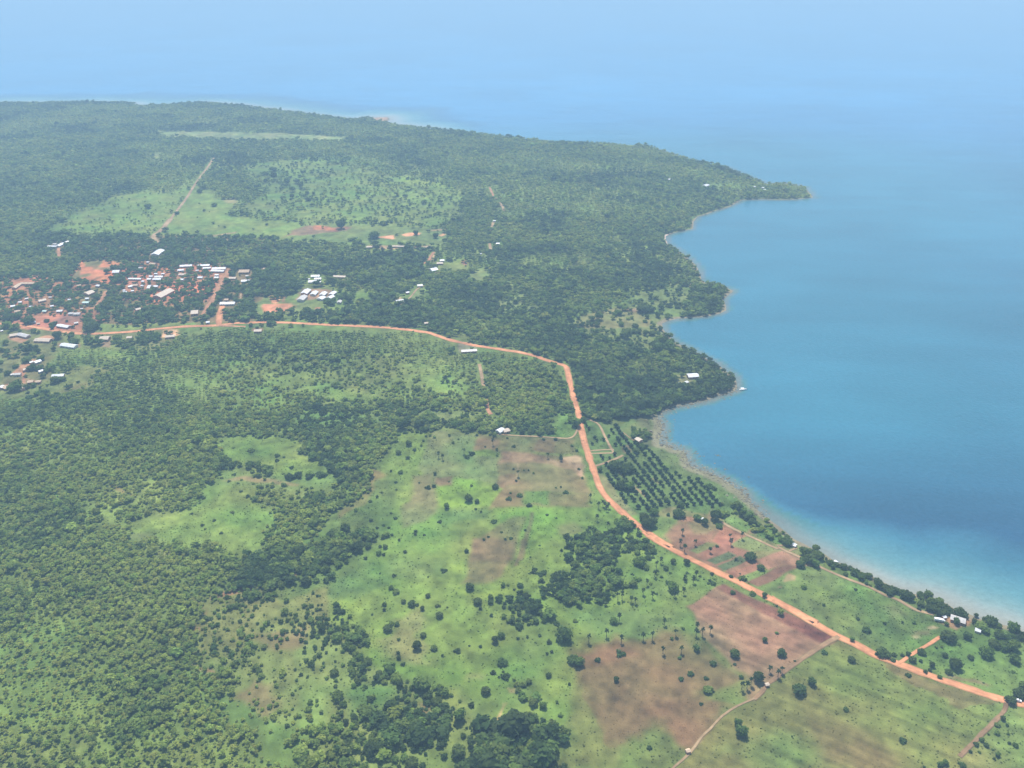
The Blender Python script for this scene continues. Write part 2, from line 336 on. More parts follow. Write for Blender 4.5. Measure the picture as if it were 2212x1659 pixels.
 ('S2', [(60, 260), (350, 238), (545, 262), (530, 325), (400, 352), (120, 305)], GRASS, 10, 12, 1), ('S2', [(845, 195), (960, 158), (1070, 185), (1040, 285), (870, 272)], GRASS, 10, 12, 1), ('S2', [(-60, 430), (260, 425), (560, 470), (520, 505), (-60, 480)], (0.085, 0.145, 0.040), 10, 12, .9),
 ('S2', [(620, 540), (920, 535), (870, 690), (800, 900), (560, 880), (480, 830), (640, 660)], GRASS, 15, 10, 1), ('S2', [(1000, 190), (1400, 160), (1500, 330), (1350, 420), (1200, 300)], MID, 15, 15, .6), ('S2', [(700, 410), (1250, 405), (1250, 440), (900, 480)], (0.090, 0.140, 0.045), 10, 12, .7),
 ('S1', [(0, 350), (450, 285), (620, 288), (810, 430), (740, 520), (550, 585), (0, 610)], (0.115, 0.165, 0.045), 15, 15, .9), ('S1', [(525, 900), (690, 755), (1050, 620), (1130, 660), (1070, 790), (850, 880), (800, 970), (600, 985)], (0.130, 0.185, 0.045), 12, 15, .9),
 ('S1', [(780, 1035), (830, 980), (960, 940), (1380, 800), (1390, 720), (1500, 670), (1790, 690), (1740, 850), (1960, 930), (1850, 1070), (1600, 1160), (1300, 1135), (960, 1125)], (0.112, 0.172, 0.038), 12, 10, 1), ('S1', [(810, 1040), (960, 1030), (1240, 1110), (1160, 1140), (960, 1120)], (0.140, 0.165, 0.065), 12, 15, .7),
 ('S1', [(1440, 440), (1500, 380), (1720, 355), (2010, 368), (2035, 440), (1960, 490), (2160, 510), (2260, 560), (2100, 590), (1900, 645), (1560, 560)], (0.118, 0.178, 0.038), 10, 10, 1), ('S1', [(1480, 610), (1900, 640), (2260, 600), (2260, 740), (1800, 720), (1480, 690)], (0.100, 0.155, 0.042), 10, 10, .9),
 ('S1', [(1500, 662), (1680, 652), (1880, 662), (2010, 690), (2000, 702), (1850, 685), (1600, 678)], (0.187, 0.144, 0.074), 5, 7, .7), ('S1', [(730, 690), (780, 690), (850, 740), (920, 780), (880, 790), (760, 720)], (0.145, 0.101, 0.052), 6, 8, .6), ('S1', [(270, 228), (330, 228), (325, 252), (262, 250)], LIME, 4, 4, .9), ('S1', [(180, 425), (240, 410), (240, 450), (190, 448)], LIME, 5, 6, .8),
 ('P', [(700, 1340), (850, 1120), (880, 940), (950, 930), (1300, 980), (1420, 1140), (1420, 1260), (1250, 1400), (1230, 1600), (1130, 1600), (980, 1480), (800, 1420), (780, 1380)], (0.112, 0.168, 0.036), 15, 12, 1),
 ('S2', [(920, 540), (1240, 570), (1225, 720), (1430, 740), (1400, 930), (1200, 900), (930, 950), (830, 830), (870, 690)], (0.115, 0.145, 0.052), 6, 5, 1), ('S2', [(1020, 560), (1230, 570), (1230, 760), (1060, 760)], (0.090, 0.150, 0.045), 15, 12, .7),
 ('S2', [(1240, 570), (1690, 590), (1970, 620), (1965, 712), (1440, 704), (1228, 690)], (0.128, 0.105, 0.049), 7, 7, .75), ('S2', [(1480, 600), (1640, 600), (1620, 690), (1460, 690)], (0.120, 0.140, 0.055), 5, 5, .8), ('S2', [(1690, 610), (1850, 610), (1800, 700), (1650, 690)], BROWN, 5, 6, .8), ('S2', [(1240, 590), (1400, 600), (1400, 690), (1230, 690)], (0.149, 0.101, 0.056), 5, 6, .8),
 ('S2', [(1440, 704), (1840, 720), (1965, 712), (2060, 900), (2066, 995), (1350, 1000), (1400, 900), (1420, 780)], (0.140, 0.101, 0.058), 7, 7, .75), ('S2', [(1440, 702), (1600, 700), (1850, 760), (1990, 720), (2030, 740), (2035, 840), (2010, 900), (1945, 830), (1800, 790), (1430, 775)], (0.212, 0.136, 0.085), 7, 7, .8), ('S2', [(1400, 890), (1560, 880), (1600, 940), (1420, 970)], (0.187, 0.125, 0.070), 8, 10, .8),
 ('S2', [(1850, 740), (1960, 718), (2000, 740), (2030, 900), (1990, 880), (1950, 800)], (0.330, 0.220, 0.145), 5, 8, .8), ('S2', [(1545, 780), (1562, 780), (1550, 910), (1535, 910)], (0.204, 0.156, 0.089), 2, 2, .8), ('S2', [(1600, 720), (1650, 715), (1760, 780), (1700, 790)], (0.162, 0.094, 0.063), 5, 5, .5), ('S2', [(1380, 995), (2066, 995), (2110, 1085), (1800, 1090), (1350, 1112)], (0.128, 0.098, 0.049), 7, 7, .8), ('S2', [(1600, 990), (1760, 985), (1790, 1080), (1610, 1085)], MID, 6, 8, 1), ('S2', [(1990, 700), (2100, 820), (2212, 1080), (2080, 1060), (2020, 850), (2000, 780)], MID, 7, 7, .8),
 ('S2', [(950, 930), (1060, 940), (1090, 890), (1200, 910), (1280, 950), (1380, 940), (1440, 970), (1350, 1085), (1250, 1080), (1000, 1110), (930, 1040)], (0.120, 0.205, 0.032), 5, 6, 1), ('S2', [(1080, 1000), (1240, 1000), (1230, 1080), (1100, 1060)], MID, 8, 10, .8),
 ('S2', [(780, 890), (930, 860), (955, 1100), (900, 1180), (680, 1240), (680, 1140), (760, 1040)], (0.135, 0.140, 0.058), 8, 8, 1), ('S2', [(960, 880), (1070, 880), (1050, 940), (970, 940)], (0.145, 0.109, 0.056), 5, 6, .9), ('S2', [(480, 830), (580, 850), (430, 1080), (260, 1180), (250, 1140), (380, 1000)], (0.136, 0.101, 0.044), 8, 10, .7), ('S2', [(950, 1110), (1350, 1100), (1330, 1200), (1000, 1220)], (0.070, 0.130, 0.035), 12, 12, .9), ('S2', [(800, 1250), (1200, 1230), (1150, 1330), (700, 1330)], MID, 12, 14, .9),
 ('S2', [(1380, 1105), (1900, 1108), (1930, 1140), (1680, 1440), (1600, 1500), (1540, 1475)], (0.115, 0.190, 0.034), 8, 6, 1), ('S2', [(1480, 1185), (1610, 1170), (1545, 1380), (1510, 1480), (1195, 1480), (1240, 1340), (1330, 1280)], (0.123, 0.101, 0.049), 7, 7, .75), ('S2', [(1640, 1140), (1668, 1140), (1590, 1480), (1545, 1480)], (0.106, 0.090, 0.044), 3, 3, .8),
 ('S5', [(1235, -10), (1545, -10), (1490, 200), (1450, 270), (1310, 310), (1130, 325), (1170, 180)], (0.128, 0.101, 0.052), 7, 7, .75), ('S5', [(1570, -10), (1612, -10), (1575, 100), (1550, 190), (1525, 190)], (0.106, 0.090, 0.044), 3, 3, .8), ('S2', [(1820, 1230), (1960, 1180), (2050, 1260), (1900, 1310)], (0.120, 0.120, 0.050), 8, 10, .8), ('S2', [(1930, 1290), (2130, 1280), (2120, 1360), (1990, 1360)], LIME, 8, 10, .8),
 ('S2', [(1690, 585), (1760, 550), (1840, 505), (1960, 480), (1985, 520), (1960, 570), (1920, 600)], (0.085, 0.145, 0.034), 3, 3, 1), ('S2', [(1830, 430), (1930, 400), (1960, 480), (1850, 500)], (0.100, 0.165, 0.040), 6, 8, .9),
 ('S5', [(150, 260), (500, 130), (1000, 130), (1000, 260), (560, 360), (250, 420)], (0.070, 0.125, 0.035), 15, 15, .9), ('S5', [(250, 430), (420, 420), (380, 480), (260, 480)], LIME, 8, 10, .7), ('S5', [(1040, 170), (1140, 170), (1120, 230), (1040, 220)], LIME, 8, 8, .8), ('S5', [(1150, 370), (1560, 350), (1560, 410), (1300, 420), (1170, 410)], LIME, 8, 10, .9),
 ('S5', [(480, 880), (380, 720), (260, 560), (700, 520), (700, 640), (560, 760), (640, 900), (900, 930), (1250, 940), (1150, 1060), (1000, 1120), (800, 1030)], (0.115, 0.185, 0.036), 12, 14, .85), ('S5', [(640, 560), (860, 540), (880, 640), (850, 900), (640, 860), (500, 720), (600, 680)], (0.150, 0.145, 0.058), 15, 18, .8), ('S5', [(900, 1080), (1100, 1100), (1180, 1250), (1100, 1240)], (0.140, 0.190, 0.045), 8, 10, .8), ('S5', [(1180, 990), (1340, 1000), (1330, 1040), (1200, 1030)], (0.140, 0.150, 0.055), 8, 10, .7),
 ('S5', [(1460, 1070), (1490, 1075), (1520, 1065), (1535, 1105), (1480, 1112)], (0.360, 0.260, 0.140), 2, 5, .9), ('S5', [(1450, 1190), (1500, 1188), (1480, 1230), (1440, 1290), (1360, 1340), (1290, 1345), (1400, 1290), (1460, 1220)], (0.330, 0.225, 0.120), 3, 8, .85),
 ('S5', [(1560, 540), (1800, 600), (1900, 900), (1700, 1100), (1560, 1250), (1400, 1250), (1500, 900)], (0.085, 0.145, 0.036), 20, 15, .7), ('S5', [(1920, 1300), (2020, 1300), (2150, 1440), (2080, 1510), (1960, 1480)], MID, 10, 10, .8),
 # scrub at the forest edge
 ('S4', [(1290, 235), (1420, 205), (1650, 118), (1800, 170), (1900, 250), (2212, 150), (2212, 1180), (1950, 1130), (1700, 1000), (1540, 870), (1390, 770), (1250, 640), (1390, 500), (1280, 400), (1380, 370)], (0.115, 0.135, 0.042), 8, 8, 1),
 ('S5', [(-30, 600), (100, 640), (250, 720), (480, 900), (700, 1030), (1000, 1190), (1170, 1290), (1280, 1350), (1240, 1659), (-30, 1659)], (0.110, 0.145, 0.042), 8, 10, 1), ('S5', [(300, 1120), (460, 1070), (680, 1080), (700, 1150), (540, 1230), (300, 1260)], (0.070, 0.140, 0.035), 12, 10, .9), ('S5', [(800, 1210), (910, 1190), (940, 1260), (830, 1380), (790, 1340)], (0.128, 0.094, 0.044), 8, 10, .8),
 ('S4', [(1750, 450), (2050, 400), (2050, 520), (1850, 560)], (0.136, 0.094, 0.050), 12, 14, .7), ('S4', [(1530, 860), (1700, 740), (1830, 780), (1830, 930), (1760, 1000), (1700, 980)], (0.145, 0.098, 0.052), 10, 14, .7), ('S4', [(1420, 215), (1540, 150), (1650, 115), (1690, 150), (1560, 190), (1430, 225)], (0.221, 0.125, 0.070), 4, 6, .95), ('S4', [(1800, 100), (1900, 72), (1990, 52), (1995, 72), (1910, 98), (1810, 118)], (0.238, 0.133, 0.074), 4, 6, .95),
 ('S4', [(1295, 665), (1380, 695), (1450, 750), (1440, 775), (1370, 730), (1300, 685)], (0.230, 0.129, 0.074), 4, 6, .9), ('S4', [(1290, 225), (1390, 290), (1380, 330), (1330, 270)], (0.136, 0.105, 0.044), 5, 8, .7), ('S4', [(1300, 420), (1340, 420), (1340, 445), (1310, 440)], (0.212, 0.125, 0.067), 4, 5, .8), ('S4', [(380, 80), (520, 100), (470, 300), (400, 520), (200, 560), (20, 480), (20, 400), (270, 250)], (0.090, 0.150, 0.038), 15, 18, .9), ('S4', [(60, 1050), (330, 1040), (260, 1200), (100, 1180)], (0.095, 0.150, 0.036), 15, 18, .8),
 # south east
 ('S5', [(2000, 700), (2300, 500), (2300, 1700), (1790, 1700), (1900, 1500), (1950, 1200), (1960, 950)], OLIVE, 10, 10, 1),
 ('S6', [(-60, 560), (250, 520), (560, 500), (720, 520), (760, 580), (700, 700), (560, 740), (250, 740), (60, 760)], (0.090, 0.145, 0.040), 15, 12, 1), ('S6', [(440, 60), (520, 60), (740, 180), (960, 330), (900, 420), (720, 515), (500, 520), (300, 430), (330, 250), (420, 120)], (0.085, 0.145, 0.036), 10, 8, .95), ('S6', [(380, 440), (700, 460), (720, 540), (560, 580), (420, 540)], (0.095, 0.175, 0.036), 12, 12, .8),
 ('S6', [(-40, 860), (250, 720), (560, 735), (850, 735), (1110, 970), (1100, 1130), (900, 1210), (1000, 1270), (840, 1420), (600, 1450), (200, 1490), (100, 1200), (-40, 1000)], (0.123, 0.098, 0.043), 20, 20, 1), ('S6', [(60, 1120), (500, 1180), (840, 1330), (640, 1440), (240, 1480), (100, 1300)], (0.136, 0.094, 0.046), 20, 25, .8), ('S6', [(-40, 880), (300, 800), (430, 900), (200, 960)], (0.136, 0.086, 0.044), 15, 18, .7), ('S6', [(820, 1080), (1060, 1060), (1080, 1200), (820, 1210)], MID, 15, 18, .7), ('S6', [(600, 1010), (1000, 960), (1080, 1030), (700, 1080)], (0.136, 0.101, 0.047), 12, 15, .6),
 ('S6', [(712, 515), (890, 420), (985, 360), (1150, 440), (1500, 600), (1760, 740), (1690, 785), (1500, 912), (1300, 1060), (1110, 970), (850, 735), (760, 575)], (0.187, 0.119, 0.073), 5, 5, 1), ('S6', [(1060, 850), (1400, 760), (1600, 830), (1480, 920), (1310, 1050), (1110, 960)], (0.170, 0.101, 0.063), 20, 20, .7),
 ('S6', [(940, 388), (985, 358), (1150, 435), (1500, 590), (1785, 735), (1700, 780), (1400, 632), (1060, 452)], (0.157, 0.076, 0.052), 4, 3, 1), ('S6', [(1400, 560), (1560, 620), (1785, 735), (1700, 780), (1440, 640)], (0.157, 0.066, 0.048), 15, 8, .8), ('S6', [(1130, 975), (1310, 1050), (1270, 1130), (1200, 1175), (1120, 1150), (1140, 1090)], (0.204, 0.129, 0.078), 8, 10, .8),
 ('S6', [(1795, 745), (3130, 1235), (3200, 1780), (560, 1750), (660, 1640), (840, 1440), (920, 1355), (1080, 1235), (1200, 1172), (1320, 1060), (1500, 918)], OLIVE, 4, 3, 1), ('S8', [(1080, 640), (1400, 770), (1900, 960), (2000, 1030), (1700, 1000), (1300, 820), (960, 660)], (0.123, 0.101, 0.043), 12, 14, .8), ('S6', [(1130, 1400), (1500, 1450), (1800, 1659), (1300, 1659), (1000, 1560)], (0.100, 0.145, 0.042), 30, 25, .7), ('S8', [(400, 1000), (900, 1030), (1500, 1400), (900, 1350)], (0.125, 0.150, 0.045), 40, 30, .6), ('S8', [(300, 1250), (800, 1290), (1100, 1548), (500, 1548)], (0.119, 0.098, 0.041), 40, 30, .7),
 ('S8', [(2060, 1000), (2212, 1060), (2600, 1250), (2600, 1800), (1600, 1700), (1700, 1420)], (0.130, 0.140, 0.052), 6, 6, 1),
 # between road and bay
 ('S3', [(190, 340), (330, 340), (560, 380), (660, 300), (840, 300), (860, 560), (1110, 650), (1300, 800), (1640, 1050), (1740, 1160), (1400, 1180), (1000, 1180), (700, 1200), (420, 990), (300, 700), (220, 480)], (0.075, 0.125, 0.036), 6, 5, 1), ('S3', [(660, 310), (760, 300), (860, 480), (840, 570), (760, 560), (730, 450), (660, 380)], (0.070, 0.085, 0.038), 8, 10, 1), ('S3', [(540, 420), (660, 350), (730, 420), (720, 520), (640, 500)], (0.100, 0.135, 0.045), 6, 6, .9),
 ('S3', [(790, 560), (960, 565), (1085, 655), (1060, 740), (1210, 790), (1400, 870), (1500, 960), (1610, 1070), (1740, 1170), (1500, 1140), (1400, 1050), (1300, 900), (1150, 820), (1000, 790), (880, 690)], (0.075, 0.115, 0.038), 8, 8, 1), ('S3', [(900, 700), (1020, 770), (940, 790), (880, 750)], MID, 6, 8, .8), ('S3', [(1220, 930), (1380, 940), (1440, 1000), (1340, 1040), (1240, 980)], MID, 6, 8, .8),
 ('S3', [(340, 800), (420, 860), (520, 1000), (680, 1150), (600, 1180), (450, 1030), (370, 920)], (0.135, 0.145, 0.062), 5, 5, 1), ('S3', [(650, 420), (690, 420), (700, 500), (670, 500)], (0.190, 0.180, 0.100), 4, 6, .8), ('S3', [(560, 560), (650, 540), (640, 600), (570, 620)], (0.162, 0.117, 0.067), 4, 8, .8), ('S3', [(420, 620), (560, 640), (470, 700), (420, 690)], (0.090, 0.150, 0.045), 5, 5, .8),
 ('S3', [(640, 900), (700, 950), (770, 1010), (740, 1010), (660, 940)], (0.221, 0.156, 0.096), 2, 4, .9), ('S3', [(820, 840), (900, 900), (890, 910), (820, 860)], (0.170, 0.133, 0.067), 2, 4, .8), ('S3', [(530, 770), (570, 830), (555, 835), (525, 785)], (0.204, 0.140, 0.089), 2, 3, .8),
 ('S3', [(720, 1200), (1000, 1100), (1180, 1140), (1420, 1160), (1700, 1180), (2050, 1380), (2120, 1540), (1160, 1560), (1000, 1450), (850, 1360)], (0.130, 0.135, 0.055), 5, 5, 1), ('S3', [(790, 1290), (850, 1190), (1050, 1200), (940, 1310), (880, 1350)], (0.085, 0.140, 0.042), 5, 6, .9),
 ('S3', [(940, 1340), (1040, 1240), (1190, 1200), (1300, 1290), (1400, 1290), (1350, 1385), (1080, 1475), (1000, 1450)], (0.178, 0.105, 0.065), 8, 8, .9), ('S3', [(1150, 1200), (1260, 1240), (1400, 1270), (1300, 1320), (1200, 1330)], (0.130, 0.125, 0.055), 8, 8, .8), ('S3', [(1100, 1170), (1190, 1175), (1180, 1215), (1050, 1230)], (0.221, 0.117, 0.074), 5, 5, .9), ('S3', [(1270, 1190), (1340, 1110), (1330, 1160), (1310, 1210)], (0.204, 0.140, 0.089), 4, 5, .7),
 ('S3', [(1420, 1180), (1530, 1168), (1640, 1220), (1760, 1290), (1620, 1310), (1440, 1235)], (0.100, 0.155, 0.045), 4, 4, 1), ('S3', [(1400, 1290), (1460, 1258), (1655, 1335), (1520, 1405), (1500, 1455), (1340, 1392)], (0.234, 0.121, 0.074), 3, 3, 1), ('S3', [(1660, 1290), (1730, 1295), (1700, 1330), (1640, 1320)], (0.204, 0.125, 0.074), 4, 4, .8), ('S3', [(1520, 1405), (1655, 1338), (1900, 1452), (1850, 1492), (1540, 1485)], (0.120, 0.150, 0.056), 3, 3, 1), ('S3', [(1720, 1290), (1960, 1300), (2040, 1370), (2050, 1420), (1920, 1430), (1720, 1360)], (0.075, 0.135, 0.036), 5, 6, 1),
 ('S6', [(560, 100), (740, 20), (930, 90), (1000, 60), (1160, 130), (1240, 190), (1010, 270), (900, 245), (740, 170)], (0.170, 0.098, 0.061), 4, 4, .95), ('S6', [(745, 122), (870, 60), (935, 88), (800, 150)], (0.105, 0.115, 0.055), 2, 2, 1), ('S6', [(860, 195), (1020, 125), (1082, 155), (930, 222)], (0.062, 0.095, 0.040), 2, 2, 1), ('S6', [(940, 232), (1100, 155), (1155, 190), (992, 266)], (0.062, 0.095, 0.040), 2, 2, 1), ('S6', [(1000, 272), (1230, 195), (1262, 240), (1075, 318)], (0.200, 0.105, 0.067), 3, 3, 1), ('S6', [(1080, 318), (1240, 245), (1310, 262), (1140, 335)], (0.110, 0.165, 0.055), 3, 3, 1),
 ('S6', [(1140, 338), (1380, 236), (1530, 228), (1500, 262), (1225, 372)], (0.145, 0.082, 0.053), 3, 3, 1), ('S6', [(1230, 190), (1400, 120), (1540, 168), (1620, 222), (1380, 240), (1300, 258)], (0.225, 0.129, 0.083), 3, 4, 1), ('S6', [(960, 60), (1060, 10), (1130, 20), (1040, 70)], (0.217, 0.117, 0.074), 4, 4, .7),
 ('S6', [(1225, 375), (1500, 262), (1625, 232), (1720, 250), (2100, 420), (2240, 560), (2180, 720), (1960, 790), (1640, 630)], (0.098, 0.150, 0.044), 5, 5, 1), ('S7', [(220, 960), (560, 840), (900, 960), (860, 1200), (560, 1200), (300, 1100)], (0.118, 0.178, 0.042), 25, 25, .6), ('S7', [(960, 990), (1200, 1110), (1100, 1150), (940, 1060)], (0.130, 0.140, 0.058), 15, 15, .7), ('S7', [(120, 860), (180, 805), (250, 840), (240, 880), (140, 880)], (0.230, 0.172, 0.096), 3, 6, .85), ('S7', [(60, 900), (100, 905), (90, 920), (65, 918)], (0.212, 0.156, 0.089), 2, 3, .8),
 ('S8', [(1370, 335), (1420, 318), (1470, 330), (1440, 350), (1390, 350)], (0.330, 0.230, 0.150), 3, 4, .9), ('S8', [(1265, 405), (1300, 400), (1330, 420), (1290, 432)], (0.330, 0.250, 0.150), 3, 4, .9), ('S8', [(1270, 370), (1380, 360), (1400, 400), (1300, 410)], (0.153, 0.109, 0.063), 6, 8, .7), ('S8', [(1460, 225), (1560, 230), (1700, 230), (1780, 245), (1740, 310), (1690, 300), (1620, 350), (1560, 320), (1500, 290), (1440, 270)], (0.340, 0.190, 0.115), 4, 6, .95),
 ('S8', [(1140, 640), (1490, 405), (1740, 320), (2300, 360), (2300, 980), (1900, 885), (1500, 765)], (0.078, 0.130, 0.036), 5, 6, 1), ('S8', [(1600, 800), (1900, 740), (2100, 860), (1960, 880), (1760, 830)], (0.100, 0.165, 0.040), 15, 15, .6), ('S8', [(1500, 740), (1640, 770), (1840, 820), (1960, 860), (1950, 905), (1760, 850), (1540, 780)], (0.170, 0.121, 0.067), 8, 10, .8),
]
# bare clearings in the forest canopy are listed above; tree cover is listed below

# ------------------------------------------------------------------ roads and tracks: name, material, width m, sheet points
ROADS = [
 ('road', M_LATERITE, 8.0, [('R4', [(-700, 760), (-300, 800), (60, 832), (130, 838), (300, 858), (450, 884), (600, 905), (730, 915), (900, 913), (1100, 902), (1250, 888), (1400, 872), (1550, 858), (1700, 850), (1900, 843)]),
   ('R5', [(60, 824), (180, 820), (350, 817), (500, 820), (700, 830), (900, 840), (1100, 848), (1300, 858), (1450, 870), (1600, 888), (1750, 910), (1850, 945), (1980, 985), (2100, 1005)]),
   ('R6', [(250, 652), (350, 670), (450, 685), (530, 697), (650, 717), (750, 740), (830, 770), (890, 788), (935, 800), (968, 812), (982, 835), (992, 880), (1005, 930), (1020, 1000), (1040, 1080), (1063, 1150), (1076, 1210), (1084, 1260), (1096, 1310), (1112, 1380)]),
   ('S3', [(200, 440), (225, 540), (252, 620), (285, 720), (320, 820), (362, 930), (425, 1020), (520, 1115), (620, 1200), (720, 1280), (850, 1370), (1000, 1460)]),
   ('S6', [(430, -5), (520, 55), (640, 122), (750, 178), (900, 254), (1050, 327), (1200, 402), (1350, 478), (1500, 556), (1650, 640)]),
   ('S8', [(0, 65), (200, 177), (400, 297), (600, 407), (750, 473), (900, 556), (1050, 617), (1200, 672), (1400, 751), (1600, 815), (1800, 885), (1950, 930), (2100, 970), (2212, 997), (2500, 1090), (3000, 1300)])]),
 ('dirt_track', M_TRACK, 11, [('R1', [(985, 962), (955, 918), (1010, 872), (1060, 810)])]),
 ('dirt_track', M_TRACK, 6.5, [('R1', [(1060, 812), (1095, 765), (1160, 680), (1230, 570), (1290, 490), (1330, 430)])]),
 ('dirt_track', M_REDTRACK, 5, [('R2', [(1150, 612), (1172, 660), (1190, 686)])]),
 ('dirt_track', M_TRACK, 6, [('R2', [(1213, 708), (1228, 730), (1240, 758)])]),
 ('dirt_track', M_TRACK, 6, [('R2', [(1180, 818), (1168, 845), (1160, 884)])]),
 ('dirt_track', M_TRACK, 6, [('R2', [(1150, 962), (1157, 1002)])]),
 ('dirt_track', M_TRACK, 5, [('S2', [(1268, 62), (1280, 120), (1290, 180), (1302, 238)])]),
 ('dirt_track', M_REDTRACK, 5, [('S2', [(1318, 318), (1328, 390), (1352, 428)])]),
 ('footpath', M_TRACK, 2.6, [('S2', [(1990, 512), (1968, 560), (1945, 590), (1900, 602), (1800, 596), (1690, 588), (1540, 582), (1400, 572)])]),
 ('footpath', M_TRACK, 3.2, [('S3', [(215, 315), (270, 340), (330, 365), (365, 405), (400, 480), (430, 540), (470, 610), (492, 646)])]),
 ('footpath', M_TRACK, 2.4, [('S3', [(268, 610), (380, 602), (480, 598)])]),
 ('footpath', M_TRACK, 2.4, [('S3', [(275, 633), (470, 628)])]),
 ('footpath', M_TRACK, 3.4, [('S3', [(320, 742), (400, 716), (470, 690), (520, 668), (560, 648)])]),
 ('footpath', M_TRACK, 2.0, [('S3', [(560, 450), (600, 480), (645, 515), (680, 520)])]),
 ('lane', M_TRACK, 3.6, [('S3', [(1420, 1230), (1520, 1290), (1700, 1370), (1900, 1460)]), ('S7', [(70, 565), (160, 607), (260, 650), (370, 705), (440, 737), (560, 792), (700, 850), (860, 910), (1000, 980), (1130, 1030), (1250, 1100), (1330, 1127), (1450, 1155)])]),
 ('footpath', M_TRACK, 2.4, [('S7', [(60, 548), (150, 548), (200, 535)])]), ('footpath', M_TRACK, 2.4, [('S7', [(165, 598), (235, 568)])]),
 ('dirt_track', M_LATERITE, 3.2, [('S8', [(1120, 636), (1190, 590), (1250, 552), (1350, 490), (1480, 407)])]),
 ('dirt_track', M_FAINT, 4.2, [('S6', [(1800, 730), (1700, 785), (1500, 915), (1400, 985), (1300, 1062), (1260, 1120), (1200, 1172)])]),
 ('footpath', M_TRACK, 2.0, [('S6', [(1205, 1168), (1080, 1222), (980, 1290), (920, 1350), (890, 1385), (830, 1440), (750, 1550), (640, 1650), (560, 1740)])]),
 ('dirt_track', M_FAINT, 3.4, [('S8', [(2060, 985), (2040, 1050), (1980, 1120), (1900, 1200), (1850, 1250), (1740, 1360), (1650, 1450)])]),
 ('dirt_track', M_REDTRACK, 9, [('R4', [(1992, 352), (1985, 390), (1950, 430), (1915, 490), (1890, 540), (1855, 610), (1830, 662)])]), ('dirt_track', M_REDTRACK, 7, [('R4', [(1815, 660), (1790, 710), (1755, 775)])]),
 ('dirt_track', M_LATERITE, 9, [('R4', [(1945, 655), (1925, 710), (1910, 770), (1912, 845)])]), ('dirt_track', M_REDTRACK, 8, [('R4', [(925, 545), (890, 610), (830, 690), (770, 702)])]), ('dirt_track', M_REDTRACK, 6, [('R4', [(510, 168), (515, 252)])]),
 ('dirt_track', M_REDTRACK, 6, [('R5', [(1790, 205), (1760, 245), (1745, 275), (1690, 310)])]), ('footpath', M_TRACK, 3.5, [('R5', [(1700, 500), (1640, 530), (1600, 580), (1545, 640)])]),
 ('footpath', M_TRACK, 2.5, [('R4', [(2100, 565), (2090, 660)])]), ('dirt_track', M_REDTRACK, 5, [('R4', [(1910, 846), (2000, 850), (2140, 856)])]),
]
